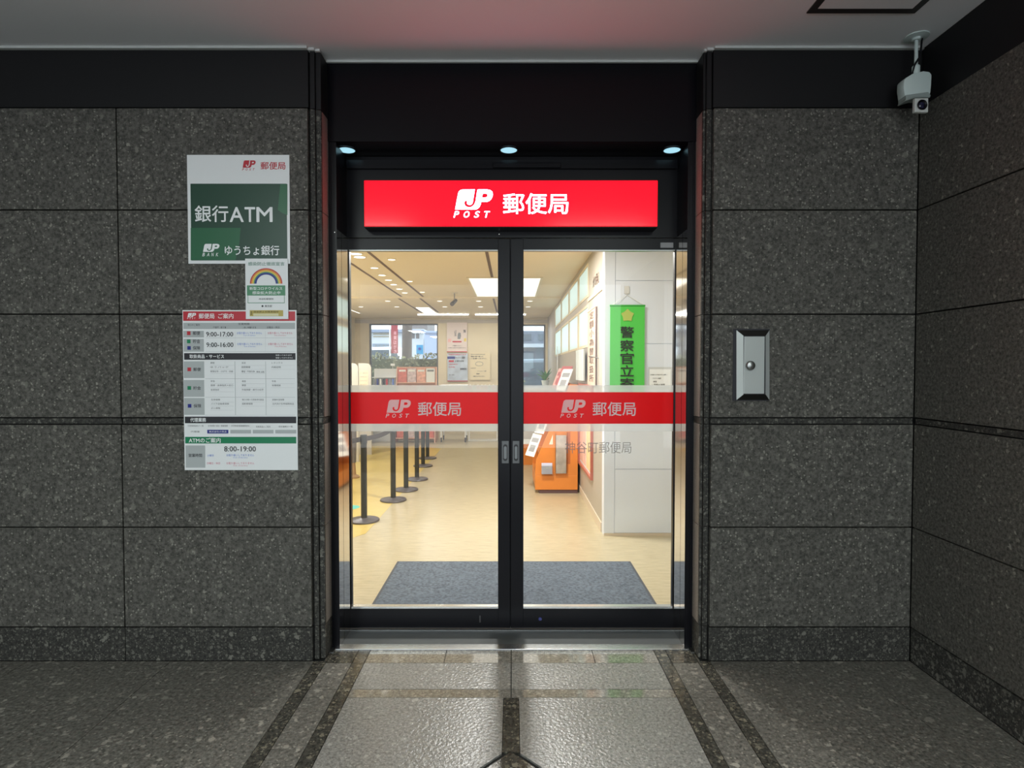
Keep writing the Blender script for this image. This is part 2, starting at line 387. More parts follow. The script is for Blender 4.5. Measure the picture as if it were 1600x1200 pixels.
# downlights in the soffit
dsp = [(535, 231), (795, 233), (1050, 237)]
LAMPB = pbr('cool_lamp_lens', (0.3,0.5,0.6), 0.4, emit=(0.42,0.78,0.92), es=1.0)
names = ['left round downlight in the black soffit above the door', 'middle round downlight in the black soffit, above the red sign', 'right round downlight in the black soffit above the door']
for i, (px, py) in enumerate(dsp):
    yy = YH + 0.115
    x = X(px, yy, py)
    x = max(-XE+0.07, min(XE-0.07, x))
    t = thing('recessed_downlight', (x, yy, ZSOF), names[i], 'downlight', 'downlights over the door')
    build('lens', G().lathe((x, yy, ZSOF-0.004), [(0.046, 0), (0.046, 0.0035)], 28), LAMPB, t, smooth=True)
    build('rim', G().lathe((x, yy, ZSOF-0.006), [(0.046, 0.002), (0.047, 0), (0.052, 0), (0.054, 0.0055)], 28, cap=False), BLKM, t, smooth=True)

# ------------------------------------------------------------------ entrance floor, stone by stone
struct_floor = struct('floor', G().box(-4.2, XR+0.2, -4.6, YD+0.1, -0.08, -0.008), GROUT)
fl = struct_floor
def stone(poly, mat, name='floor_stone'): return build(name, G().prism(poly, -0.008, 0.0), mat, fl)
def rect(x0, x1, y0, y1, g=0.002): return [(x0+g, y0+g), (x1-g, y0+g), (x1-g, y1-g), (x0+g, y1-g)]
ya, yb, yc, yd_ = FY(1016), FY(1036), FY(1077), FY(1090)     # threshold edge, strip, strip
YA = FY(1176)
xi, xo = 0.78, 0.845
xa, xb = 0.985, 1.05
cx = -0.004
# strip along the threshold
for (a, b) in ((-xi, -0.36), (-0.36, cx), (cx, 0.44), (0.44, xi)): stone(rect(a, b, yb, ya), FP)
for s in (-1, 1):
    def m(x0, x1): return (min(s*x0, s*x1), max(s*x0, s*x1))
    # long dark strips running towards the viewer
    for (y0, y1) in ((yb, ya), (yc, yb), (yd_, yc), (YA-0.4, yd_), (YA-1.3, YA-0.4)):
        a, b = m(xi, xo); stone(rect(a, b, y0, y1), FD)
    for (y0, y1) in ((yc, D), (yd_, yc), (YA-0.4, yd_), (YA-1.3, YA-0.4)):
        a, b = m(xa, xb); stone(rect(a, b, y0, y1), FD)
    for (y0, y1, mt) in ((yb, ya, FD), (yc, yb, FO), (yd_, yc, FO), (YA-0.4, yd_, FO), (YA-1.3, YA-0.4, FO)):
        a, b = m(xo, xa); stone(rect(a, b, y0, y1), mt)
    a, b = m(xa, 1.0); stone(rect(a, b, D, ya, 0.001), FD)
    # field stones inside the strips
    a, b = m(0 if s < 0 else 0, xi)
    stone(rect(cx if s > 0 else -xi, xi if s > 0 else cx, yc, yb), FT)
    stone(rect(cx if s > 0 else -xi, xi if s > 0 else cx, yd_, yc), FP)
    k = 0.036
    P = [(s*(k+0.0015)+cx, yd_-0.002), (s*(xi-0.002), yd_-0.002), (s*(xi-0.002), YA-(xi-k)-0.004), (s*(k+0.0015)+cx, YA-0.004)]
    stone(P if s < 0 else P[::-1], FT)
    # outer fields
    W_ = 0.76
    xx = xb; lim = 4.19 if s < 0 else XR
    while xx < lim - 0.01:
        x2 = min(xx + W_, lim)
        for (y0, y1) in ((yd_, D), (yd_-0.9, yd_), (yd_-1.8, yd_-0.9), (yd_-2.7, yd_-1.8), (yd_-3.6, yd_-2.7), (yd_-4.5, yd_-3.6)):
            a, b = m(xx, x2); stone(rect(a, b, y0, y1, 0.0015), FO)
        xx = x2
stone(rect(cx-k, cx+k, YA, yd_, 0.0015), FD)
# the diamond at the viewer's feet: dark border, lighter middle
dc = YA - (xi - k); R1 = xi; bw = 0.085
for (ax_, ay_) in ((1, 1), (1, -1), (-1, -1), (-1, 1)):
    P = [(cx, dc+ay_*(R1-0.03)), (cx+ax_*(R1-0.03), dc), (cx+ax_*(R1-0.03-bw), dc), (cx, dc+ay_*(R1-0.03-bw))]
    stone(P, FD)
r2 = R1-0.035-bw
stone([(cx, dc+r2), (cx+r2, dc), (cx, dc-r2), (cx-r2, dc)], FT)

# ------------------------------------------------------------------ door surround and threshold
df = struct('door_frame', G().box(-XE+0.001, -XE+0.032, YS, YD+0.06, 0.0, ZSOF-0.001), BLKM)
build('jamb', G().box(XE-0.032, XE-0.001, YS, YD+0.06, 0.0, ZSOF-0.001), BLKM, df)
JX = 0.957
ztop = Z(372, YD)
for s in (-1, 1):
    build('jamb_ridge', G().box(s*(XE-0.012), s*(XE-0.016), YS-0.004, YS, 0.0, ZSOF-0.002), BLKM, df)
    build('jamb_plate', G().box(s*(XE-0.032), s*JX, YS+0.002, YS+0.085, 0.005, ztop), MIRROR, df)
    build('jamb_plate', G().box(s*(XE-0.032), s*JX, YS+0.090, YD+0.004, 0.005, ztop), MIRROR, df)
    build('jamb_edge', G().box(s*(XE-0.0325), s*(JX-0.0005), YS+0.0003, YS+0.0018, 0.004, ZSOF-0.002), BLKM, df)
    build('jamb_backing', G().box(s*(XE-0.032), s*(JX+0.004), YS+0.002, YD+0.004, ztop, ZSOF-0.002), BLKM, df)
# header panel above the leaves
zl = Z(362, YD)
build('sign_backing', G().box(-XE+0.032, XE-0.032, YD-0.006, YD+0.05, zl, ZSOF-0.002), BLKM, df)
build('track_cover', G().box(-0.955, 0.955, YD-0.03, YD-0.006, Z(263, YD-0.03), Z(250, YD-0.03)), BLK, df)
build('head_rail', G().box(-XE+0.032, XE-0.032, YD-0.012, YD+0.05, ztop, zl), BLKM, df)
build('door_sensor', G().box(X(770, YD-.04), X(876, YD-.04), YD-0.045, YD-0.03, Z(262, YD-.04), Z(254, YD-.04)), BLK, df, bevel=0.004)
LED = pbr('indicator', (1,1,1), emit=(1,1,1), es=1.2)
for (px, py, yy) in ((523, 363, YS), (780, 366, YD-0.012)):
    x, z = at(px, py, yy); build('indicator_lamp', G().lathe((x, yy-0.0025, z), [(0.0018, 0), (0.0018, 0.002)], 10, ax='y'), LED, df)
# threshold
y0, y1, y2 = FY(1016), FY(1008), FY(988)
thr = struct('threshold', G().box(-JX, JX, y1, y2+0.01, -0.004, 0.004), pbr('threshold_grey', (0.060,0.068,0.070), 0.5, metal=0.0, spec=0.4, bump=(400, 0.5)))
build('nosing', G().box(-JX-0.02, JX+0.02, y0, y1, -0.004, 0.006), STEEL, thr, bevel=0.001)
build('guide_rail', G().box(-JX, JX, y2+0.01, YD, 0.0, 0.010), STEEL, thr)
for s in (-1, 1): build('corner_plate', G().box(s*(JX+0.021), s*(XE+0.0), y0-0.03, y1-0.012, -0.004, 0.005), STEELD, thr)

# ------------------------------------------------------------------ the two sliding leaves
FILM = pbr('red_film', (0.80,0.016,0.022), 0.22, spec=0.25, trans=0.5)
FILMW = pbr('film_letter', (0.94,0.90,0.88), 0.35, trans=0.45)
FROST = pbr('frosted_film', (0.66,0.68,0.68), 0.4, trans=0.5, alpha=0.42)
FGREY = pbr('grey_film_letter', (0.25,0.25,0.26), 0.4, alpha=0.75)
zb, zg0, zg1 = 0.014, Z(948, YD), Z(390, YD)
mid = X(797.5, YD, 700)
for k, (xA, xB) in enumerate(((-JX-0.035, mid-0.001), (mid+0.001, JX+0.035))):
    s = -1 if k == 0 else 1
    gx0, gx1 = (xA+0.04, X(778, YD, 600)) if k == 0 else (X(818, YD, 600), xB-0.04)
    leaf = struct('door_%d' % (k+1), G().box(xA, xB, YD, YD+0.04, zb, zg0-0.012), BLKM)     # bottom rail is the root mesh
    build('top_rail', G().box(xA, xB, YD, YD+0.04, zg1, ztop-0.003), BLKM, leaf)
    if k == 0:
        build('meeting_stile', G().box(gx1, xB, YD-0.001, YD+0.041, zb+0.001, ztop-0.003), BLKM, leaf, bevel=0.003)
        build('outer_stile', G().box(xA, gx0, YD+0.005, YD+0.04, zg0, zg1), BLKM, leaf)
    else:
        build('meeting_stile', G().box(xA, gx0, YD-0.001, YD+0.041, zb+0.001, ztop-0.003), BLKM, leaf, bevel=0.003)
        build('outer_stile', G().box(gx1, xB, YD+0.005, YD+0.04, zg0, zg1), BLKM, leaf)
    build('glazing_bead', G().box(gx0, gx1, YD+0.002, YD+0.036, zg0-0.012, zg0), STEEL, leaf)
    build('glazing_bead', G().box(gx0, gx1, YD+0.004, YD+0.036, zg1-0.006, zg1), STEELD, leaf)
    build('glass_pane', G().add([(gx0, YD+0.018, zg0), (gx1, YD+0.018, zg0), (gx1, YD+0.018, zg1), (gx0, YD+0.018, zg1)], [(0,1,2,3)]), GLASS, leaf, recalc=False)
    yf = YD+0.0165
    za, zb_, zc, zd = Z(602, YD), Z(613, YD), Z(662.5, YD), Z(674.5, YD)
    build('red_band', G().box(gx0, gx1, yf, yf+0.0008, zc, zb_), FILM, leaf)
    build('frosted_band', G().box(gx0, gx1, yf, yf+0.0008, zb_, za), FROST, leaf)
    build('frosted_band', G().box(gx0, gx1, yf, yf+0.0008, zd, zc), FROST, leaf)
    dx = 0 if k == 0 else 273
    emblem((604+dx, 624.5, 642+dx, 645, 652.5), yf-0.0006, FILMW, leaf)
    chars('郵便局', (653+dx, 628, 720.5+dx, 650), yf-0.0006, FILMW, leaf, bold=0.010)
    if k == 1:
        chars('神谷町郵便局', (883, 690, 986.5, 708.5), yf, FGREY, leaf)
        build('rating_label', R(G(), (1032, 379, 1052, 387), YD-0.003, YD), pbr('label_grey', (0.30,0.30,0.30), 0.5), leaf)
    # recessed pull
    hx0, hx1 = (784, 795) if k == 0 else (801, 811.5)
    pull = build('pull_plate', R(G(), (hx0, 689, hx1, 724), YD-0.005, YD-0.001), pbr('pull_grey', (0.13,0.135,0.135), 0.4, metal=0.4), leaf, bevel=0.001)
    xa_, z1_ = at(hx0+2, 694, YD); xb2, z0_ = at(hx1-2, 720, YD)
    cxp = (xa_+xb2)/2; r = (xb2-xa_)/2
    def cap_(r, z0, z1): return [(cxp+r*math.cos(t), z1-r+r*math.sin(t)) for t in [math.pi*i/8 for i in range(9)]] + [(cxp+r*math.cos(t), z0+r+r*math.sin(t)) for t in [math.pi+math.pi*i/8 for i in range(9)]]
    build('pull_recess', G().prism(cap_(r, z0_, z1_), YD-0.0062, YD-0.005, 'y'), pbr('recess_black', (0.01,0.01,0.01), 0.4), pull)
    build('pull_grip', G().prism(cap_(r*0.62, z0_+0.012, z1_-0.012), YD-0.0078, YD-0.0062, 'y'), pbr('grip_grey', (0.20,0.21,0.21), 0.4, metal=0.4), pull)
    kx, kz = at(750 if k == 0 else 844, 967, YD)
    build('lock_cylinder', G().lathe((kx, YD-0.004, kz), [(0.009, 0.0), (0.011, 0.004)], 16, ax='y') if k else G().box(kx-0.004, kx+0.004, YD-0.003, YD, kz-0.02, kz+0.02),
          pbr('lock_blue', (0.08,0.09,0.30), 0.3, metal=0.5) if k else pbr('lock_dark', (0.06,0.06,0.06), 0.4), leaf, smooth=bool(k))

build('meeting_seal', G().box(mid-0.008, mid+0.008, YD+0.012, YD+0.03, zb+0.002, ztop-0.004), BLKM, bpy.data.objects['door_2'])
# ------------------------------------------------------------------ illuminated sign
YSG = YD - 0.125
sx0, sz1 = at(569, 282, YSG); sx1, sz0 = at(1027, 353.5, YSG)
sign = thing('illuminated_sign', ((sx0+sx1)/2, YD-0.006, sz0), 'red illuminated sign box with white emblem and characters above the glass door', 'sign')
build('sign_case', G().box(sx0-0.004, sx1+0.004, YSG+0.006, YD-0.0065, sz0-0.004, sz1+0.004), BLKM, sign)
build('sign_face', G().box(sx0, sx1, YSG, YSG+0.006, sz0, sz1), pbr('lit_red_face', (0.6,0.0,0.01), 0.12, emit=(1.0,0.002,0.009), es=2.6), sign, bevel=0.002)
LIT = pbr('lit_white_face', (0.9,0.9,0.9), 0.2, emit=(0.62,0.76,1.0), es=6.0)
emblem((711, 296, 770, 327.5, 340), YSG-0.0008, LIT, sign); chars('郵便局', (786, 302, 888, 334.5), YSG-0.0008, LIT, sign, bold=0.009)

# ------------------------------------------------------------------ posters and boards on the left wall
YP = D-0.006
def board(name, q, label, cat, th=0.005, mat=WHITE, Y=None):
    Y = YP if Y is None else Y
    x0, z1 = at(q[0], q[1], Y); x1, z0 = at(q[2], q[3], Y)
    t = thing(name, ((x0+x1)/2, Y+th, z0), label, cat)
    build('panel', G().box(x0, x1, Y, Y+th, z0, z1), mat, t)
    return t
e = 0.0008
b1 = board('bank_sign', (292, 242, 453.5, 412), 'white framed dark green bank machine sign, topmost on the left granite wall', 'sign')
yq = YP-e
build('green_field', R(G(), (297.5, 287, 449, 407), yq, YP), GRN, b1)
def PF(g, pts, Y):   # flat printed polygon given by its measured corners
    P = [at(a, b, Y) for a, b in pts]; tri = tessellate_polygon([[Vector((p[0], p[1], 0)) for p in P]])
    return g.add([(p[0], Y, p[1]) for p in P], [tuple(t) for t in tri])
build('green_shape', PF(G(), [(438,287.5),(449,287.5),(449,336),(441,333),(434,328)], yq-0.0003), GRN2, b1, recalc=False)
build('green_shape', PF(G(), [(298,356),(376,356),(374,380),(368,406.5),(298,406.5)], yq-0.0003), GRN2, b1, recalc=False)
chars('銀行', (304, 321, 357, 347), yq-0.0006, WHITE2, b1, bold=0.012)
for ch, a, b in (('A', 358.5, 381), ('T', 382, 399), ('M', 400.5, 426)): build('character', TX(G(), ch, (a, 323.5, b, 347), yq-0.0006, bold=0.012), WHITE2, b1, recalc=False)
emblem((317, 381, 343, 393.5, 400.5), yq-0.0006, WHITE2, b1, word='BANK'); chars('ゆうちょ銀行', (351, 383.5, 436.5, 399), yq-0.0006, WHITE2, b1, bold=0.014)
emblem((379, 250.5, 399.5, 262, 266.5), yq, RED, b1); chars('郵便局', (407, 253, 446, 265), yq, RED, b1, bold=0.012)

b3 = board('service_notice_board', (285, 484.5, 465.5, 734.5), 'large white notice board of opening hours, lowest on the left granite wall', 'sign')
# measured in the close-up: 873x1200 px for 200x275 px from (275, 470)
def q(x0, y0, x1, y1): k = 200/873; return (275+x0*k, 470+y0*k, 275+x1*k, 470+y1*k)
def fill(name, mat, items, par, Y):
    if name == 'ruled_lines':
        g = G()
        for it in items: R(g, q(*it), Y, Y+0.0006)
        return tag(build(name, g, mat, par), kind='stuff')
    for it in items: build(name, R(G(), q(*it), Y, Y+0.0006), mat, par)
fill('red_heading', RED, [(48,72,813,137)], b3, yq)
fill('black_heading', INK, [(55,357,815,402),(60,790,820,835)], b3, yq)
fill('green_heading', GRN3, [(62,928,820,973)], b3, yq)
fill('grey_cell', GREYP, [(50,150,812,192),(50,205,190,250),(52,260,190,347),(52,413,193,527),(52,540,193,655),(55,663,195,778),(65,987,200,1138),(370,880,512,905),(523,880,665,905),(677,880,820,905)], b3, yq)
fill('navy_cell', NAVY, [(213,880,357,905)], b3, yq)
rl = [(200,252,812,254),(200,345,812,347),(200,530,812,532),(200,657,812,659),(200,780,812,782)] + [(403,205,405,347),(608,205,610,347),(403,413,404,780),(612,413,613,780)]
rl += [(235,y,395,y+1) for y in (440,467,494,565,592,620,690,718,746)] + [(445,y,605,y+1) for y in (440,467,494,565,592,620,690,718)] + [(650,y,808,y+1) for y in (440,467,565,592,690,718)]
fill('ruled_lines', pbr('rule_grey', (0.5,0.53,0.54), 0.5), rl, b3, yq)
fill('red_square', RED, [(75,208,99,234),(78,455,103,480)], b3, yq-0.0003)
fill('green_square', GRN3, [(75,264,99,290),(78,582,103,607)], b3, yq-0.0003)
fill('navy_square', NAVY, [(77,309,101,334),(80,704,105,729)], b3, yq-0.0003)
yt = yq-0.0006
def TQ(g, s, *b, **k): k.setdefault('res', 2); return TX(g, s, q(*b), yt, **k)
g = G(); logo(g, (*q(78,83,137,112), q(0,0,0,125)[3]), yt); TQ(g, '郵便局', 155,86,262,122, bold=.01); TQ(g, 'ご案内', 287,86,392,122, bold=.01)
TQ(g, '取扱商品・サービス', 92,366,328,393, bold=.015); TQ(g, '代理業務', 97,798,205,827, bold=.015); TQ(g, 'ATMのご案内', 87,934,305,969, bold=.015)
TQ(g, '取扱っております', 680,366,790,376); TQ(g, '取扱っておりません', 680,384,798,394); TQ(g, '株式会社の商品', 225,886,345,899)
tag(build('white_lettering', g, WHITE2, b3, recalc=False), kind='stuff')
g = G(); TQ(g, '9:00-17:00', 205,212,390,244, bold=.01); TQ(g, '9:00-16:00', 207,284,392,316, bold=.01); TQ(g, '8:00-19:00', 328,992,545,1028, bold=.01)
TQ(g, '郵便', 115,208,165,234, bold=.006); TQ(g, '貯金', 115,264,165,290, bold=.006); TQ(g, '保険', 115,309,165,334, bold=.006)
TQ(g, '郵便', 118,456,170,480, bold=.006); TQ(g, '貯金', 118,583,170,607, bold=.006); TQ(g, '保険', 120,704,172,729, bold=.006)
TQ(g, '営業時間', 86,1042,178,1066, bold=.006)
TQ(g, '窓口のご案内', 80,156,162,172); TQ(g, '営業時間', 425,150,500,165); TQ(g, '平日', 250,176,340,188); TQ(g, '土曜日', 455,176,545,188); TQ(g, '日曜日・休日', 620,174,705,188)
tag(build('black_lettering', g, INK, b3, recalc=False), kind='stuff')
g = G()
for (s, x0, y, w) in [('郵便',235,417,28),('ゆうパック',235,446,122),('郵便切手・はがき・印紙',235,475,155),('速達',447,417,28),('国際郵便',447,446,60),('書留・代金引換',447,475,90),('発送',547,478,58),('レタックス',652,417,75),('内容証明',652,446,62),
        ('貯金',237,542,28),('国債・投資信託の窓口',237,570,152),('投資信託',237,600,58),('送金',449,542,28),('振替',449,570,28),('外貨両替・旅行小切手',449,600,148),('年金',654,542,28),('各種相談',654,570,60),
        ('生命保険',239,668,62),('バイク自賠責保険',239,696,122),('がん保険',239,726,62),('第三分野の引受条件付商品',451,668,147),('自動車保険',451,696,72),('変額年金保険',656,668,82),('法人向け生命保険商品',656,696,148),
        ('引受保険会社の一覧',80,846,108),('生命保険の会社',218,846,78),('損害保険',306,846,46),('共同取扱金融機関会社',376,846,125),('取扱商品のご案内',546,852,98),('受託業務の一覧',700,852,96),('代理業',100,886,62)]:
    TQ(g, s, x0, y, x0+w, y+13, res=1)
tag(build('small_lettering', g, INKG, b3, recalc=False), kind='stuff')
g = G()
for (x, y, w) in ((415,212,172),(418,287,170),(344,1045,190)): TQ(g, 'お取り扱いしておりません', x, y, x+w, y+16, res=1); TQ(g, 'Out of Service', x+45, y+20, x+w-45, y+28, res=1)
TQ(g, '土曜日', 212,1048,256,1062, res=1)
tag(build('blue_lettering', g, BLUET, b3, recalc=False), kind='stuff')
g = G()
for (x, y, w) in ((625,212,170),(628,287,170),(344,1100,190)): TQ(g, 'お取り扱いしておりません', x, y, x+w, y+16, res=1); TQ(g, 'Out of Service', x+45, y+20, x+w-45, y+28, res=1)
TQ(g, '日曜日・休日', 212,1101,300,1115, res=1)
tag(build('red_lettering', g, REDT, b3, recalc=False), kind='stuff')

# the rainbow notice overlaps both boards
Yr = YP-0.0065
b2 = board('rainbow_notice', (383, 404, 450.5, 498.5), 'small white notice with a rainbow arch, overlapping the two larger boards', 'notice', th=0.0045, Y=Yr)
def q2(x0, y0, x1, y1): k = 200/889; return (280+x0*k, 230+y0*k, 280+x1*k, 230+y1*k)
yr = Yr-0.0006
cxr, zr = at(280+604*200/889, 230+948*200/889, yr); sc = D/F*200/889
for (r0, r1, mt, nm) in ((112,104,RED,'red_arc'),(104,95,ORP,'orange_arc'),(95,86,YELP,'yellow_arc'),(86,79,GRN4,'green_arc'),(79,66,NAVY,'blue_arc')):
    P = [(cxr+r0*sc*math.cos(t), zr+r0*sc*math.sin(t)*0.95) for t in [math.pi*i/20 for i in range(21)]]
    Q = [(cxr+r1*sc*math.cos(t), zr+r1*sc*math.sin(t)*0.95) for t in [math.pi*i/20 for i in range(20, -1, -1)]]
    PP = P+Q; g = G(); g.add([(a, yr, b) for a, b in PP], [(i, i+1, 40-i, 41-i) for i in range(20)])
    build(nm, g, mt, b2, recalc=False)
g = G(); R(g, q2(470,960,737,1030), yr, yr+0.0005)
for bx in ((475,1030,479,1083),(728,1030,732,1083),(475,1079,732,1083)): R(g, q2(*bx), yr, yr+0.0005)
build('green_block', g, GRN4, b2)
def T2(g, s, *b, **k): k.setdefault('res', 2); return TX(g, s, q2(*b), yr-0.0004, **k)
build('green_lettering', T2(G(), '感染防止徹底宣言', 478,797,732,823, bold=.01), pbr('pale_green_print', (0.20,0.34,0.28), 0.5), b2, recalc=False)
g = G(); T2(g, '新型コロナウイルス', 488,970,716,992, bold=.01); T2(g, '感染拡大防止中', 508,1000,703,1022, bold=.01); build('white_lettering', g, WHITE2, b2, recalc=False)
for (w_, *bx) in (('神谷町郵便局', 553,1048,655,1060), ('◆ 東京都', 570,1095,645,1112)): build('black_lettering', T2(G(), w_, *bx, res=1), INK, b2, recalc=False)
g = G(); R(g, q2(490,1132,722,1174), yr, yr+0.0005); build('yellow_label', g, GOLD, b2)
g = G(); R(g, q2(514,1155,690,1172), yr-0.0003, yr); build('pale_strip', g, pbr('pale_yellow', (0.72,0.68,0.42), 0.5), b2)
g = G(); T2(g, '感染防止対策実施中', 516,1137,690,1150, res=1); T2(g, '済', 493,1138,508,1168, res=1); build('label_lettering', g, INK, b2, recalc=False)

# ------------------------------------------------------------------ steel box on the right wall
def q4(x, y): return (1120+x*120/900, 490+y*160/1200)
A = [at(*q4(x, y), D) for x, y in ((190,178),(618,178),(618,1022),(190,1022))]
Bq = [(228,195),(614,195),(614,1012),(228,1012)]; Cq = [(292,262),(552,262),(552,946),(292,946)]
box = thing('key_cabinet', (at(*q4(400,1022), D)[0], D, A[2][1]), 'stainless steel key cabinet with slanted rim and round knob on the right granite wall', 'cabinet')
build('shadow_gap', G().box(A[0][0], A[1][0], D-0.003, D-0.0005, A[2][1], A[0][1]), INK, box)  # thin black plate outlining the cabinet
Bw = [at(*q4(*p), D) for p in Bq]; Cw = [at(*q4(*p), D) for p in Cq]
Bv = [(p[0], D-0.003, p[1]) for p in Bw]; Cv = [(p[0], D-0.022, p[1]) for p in Cw]
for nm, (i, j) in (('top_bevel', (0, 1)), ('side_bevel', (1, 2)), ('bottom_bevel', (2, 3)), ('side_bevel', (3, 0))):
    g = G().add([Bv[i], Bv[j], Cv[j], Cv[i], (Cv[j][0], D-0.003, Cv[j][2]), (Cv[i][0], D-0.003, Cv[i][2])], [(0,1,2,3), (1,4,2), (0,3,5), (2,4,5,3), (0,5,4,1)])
    build(nm, g, pbr('bevel_light', (0.62,0.66,0.64), 0.35, metal=0.35) if 'side' in nm else pbr('bevel_dark', (0.10,0.10,0.095), 0.35, metal=1.0), box)  # one steel rim: lit sides and shaded top and bottom put into the colour
g = G().box(Cw[0][0], Cw[1][0], D-0.018, D-0.003, Cw[2][1], Cw[0][1]); build('inner_recess', g, INK, box)
build('front_plate', G().box(Cw[0][0]+0.005, Cw[1][0]-0.005, D-0.022, D-0.0175, Cw[2][1]+0.004, Cw[0][1]-0.004), pbr('plate_steel', (0.62,0.66,0.64), 0.28, metal=0.4), box, bevel=0.001)
kx, kz = at(*q4(390, 608), D-0.03)
build('knob', G().lathe((kx, D-0.022, kz), [(0.012,0),(0.014,-0.006),(0.022,-0.010),(0.024,-0.017),(0.020,-0.024),(0.010,-0.028),(0.002,-0.029)], 24, ax='y'), STEELD, box, smooth=True)

# ------------------------------------------------------------------ security camera outside
cxx, cyy = CX(1432, 57)
CAMW = pbr('camera_housing', (0.62,0.72,0.69), 0.4)
cc = thing('security_camera', (cxx, cyy, H), 'grey green security camera on a short pole below the ceiling, right corner', 'camera')
build('ceiling_plate', G().lathe((cxx, cyy, H), [(0.055,-0.0005),(0.055,-0.006),(0.022,-0.010),(0.020,-0.02)], 28), CAMW, cc, smooth=True)
zc0 = Z(112, cyy); build('pole', G().tube([(cxx, cyy, H-0.01), (cxx, cyy, zc0-0.01)], 0.0085), CAMW, cc, smooth=True)
build('cable', G().tube([(cxx+0.028, cyy, H-0.008), (cxx+0.024, cyy, H-0.06), (cxx+0.008, cyy-0.012, H-0.11), (cxx-0.012, cyy-0.012, H-0.14), (cxx-0.02, cyy, zc0-0.02)], 0.0045, 6), BLKM, cc, smooth=True)
build('joint', G().lathe((cxx, cyy, zc0-0.005), [(0.013,0.035),(0.018,0.03),(0.018,0),(0.013,-0.01)], 16), CAMW, cc, smooth=True)
# housing: domed hood seen from the front, drawn from its outline and extruded
def q5(x, y): return (1360+x*140/988, 30+y*170/1200)
yh = cyy-0.05
out = [(372,668),(400,640),(470,598),(590,568),(655,578),(680,610),(676,700),(668,800),(655,845),(500,858),(400,872),(385,870),(368,750)]
P = [at(*q5(*p), yh) for p in out]
build('hood', G().prism(P, yh, yh+0.055, 'y'), CAMW, cc, bevel=0.006, smooth=True)
g = G(); P = [at(*q5(*p), yh-0.008) for p in ((392,835),(640,800),(668,838),(660,862),(500,866),(450,880),(385,902),(395,868))]
build('lower_tray', G().prism(P, yh-0.008, yh+0.052, 'y'), pbr('tray_grey', (0.30,0.35,0.33), 0.45), cc, bevel=0.003)
x0, z1 = at(*q5(492, 868), yh-0.02); x1, z0 = at(*q5(640, 1026), yh-0.02)
build('lens_box', G().box(x0, x1, yh-0.02, yh+0.0, z0, z1), pbr('lens_box_white', (0.62,0.64,0.60), 0.4), cc, bevel=0.004)
lx, lz = (x0+x1)/2, (z0+z1)/2
build('lens_ring', G().lathe((lx, yh-0.021, lz), [(0.023,0.0),(0.025,-0.004),(0.023,-0.006),(0.017,-0.002),(0.015,0.0)], 24, ax='y'), BLKM, cc, smooth=True)
build('lens', G().lathe((lx, yh-0.0215, lz), [(0.015,0.0),(0.011,-0.003),(0.0008,-0.004)], 20, ax='y'), pbr('lens_glass', (0.02,0.02,0.05), 0.05), cc, smooth=True)

# ------------------------------------------------------------------ housings of the added fill lamps (behind the viewer)
PANEL = pbr('lamp_panel_cool', (0.8,0.8,0.8), 0.4)
for i, (x, y) in enumerate(PORCH_FILL):
    t = thing('ceiling_lamp', (x, y, H), ['rectangular entrance ceiling lamp behind the viewer, left', 'rectangular entrance ceiling lamp behind the viewer, right'][i], 'lamp')
    build('housing', G().box(x-0.63, x+0.63, y-0.28, y+0.28, H-0.03, H-0.001), PANEL, t)

# ------------------------------------------------------------------ office shell
YB = 13.8                       # back wall
XW = 0.855                      # long right wall
YW = FY(837)                    # projecting white wall
XL = -3.75
CREAM = pbr('cream_wall', (0.72,0.63,0.45), 0.6, var=(3, 0.05))
CREAMC = pbr('cream_ceiling', (0.80,0.70,0.53), 0.7)
WALLW = pbr('white_wall_panel', (0.69,0.73,0.80), 0.45)
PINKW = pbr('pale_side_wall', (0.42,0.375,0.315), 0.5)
# floor: beige sheet with faint streaks, yellow queue zone
def vinyl(name, c1, c2):
    m = bpy.data.materials.new(name); m.use_nodes = True; nt = m.node_tree; b = nt.nodes['Principled BSDF']
    tc = nt.nodes.new('ShaderNodeTexCoord'); mp = nt.nodes.new('ShaderNodeMapping'); mp.inputs['Scale'].default_value = (4, 30, 4)
    n = nt.nodes.new('ShaderNodeTexNoise'); n.inputs['Scale'].default_value = 1.6; n.inputs['Detail'].default_value = 6; n.inputs['Roughness'].default_value = 0.7
    r = nt.nodes.new('ShaderNodeValToRGB'); r.color_ramp.elements[0].position = 0.3; r.color_ramp.elements[1].position = 0.7
    r.color_ramp.elements[0].color = (*c1, 1); r.color_ramp.elements[1].color = (*c2, 1)
    L = nt.links; L.new(tc.outputs['Object'], mp.inputs[0]); L.new(mp.outputs[0], n.inputs['Vector']); L.new(n.outputs['Fac'], r.inputs[0]); L.new(r.outputs[0], b.inputs['Base Color'])
    b.inputs['Roughness'].default_value = 0.28; return m
V1 = vinyl('beige_vinyl', (0.34,0.285,0.175), (0.53,0.455,0.30)); V2 = vinyl('yellow_vinyl', (0.50,0.37,0.11), (0.60,0.46,0.16))
fo = struct('floor_office', G().box(XL-0.1, 2.4, YD+0.1, YB+0.1, -0.08, 0.0), V1)
build('yellow_floor_zone', G().prism([(XL+0.02, 5.0), (-1.62, 5.0), (-1.38, 5.4), (-1.38, 11.2), (-1.9, 11.6), (XL+0.02, 11.6)], 0.0005, 0.002), V2, fo)
struct('ceiling_office', G().box(XL-0.1, 2.4, YD+0.12, 9.95, HI, HI+0.3).box(XL-0.1, 2.4, 9.95, YB+0.1, HI-0.03, HI+0.3), CREAMC)
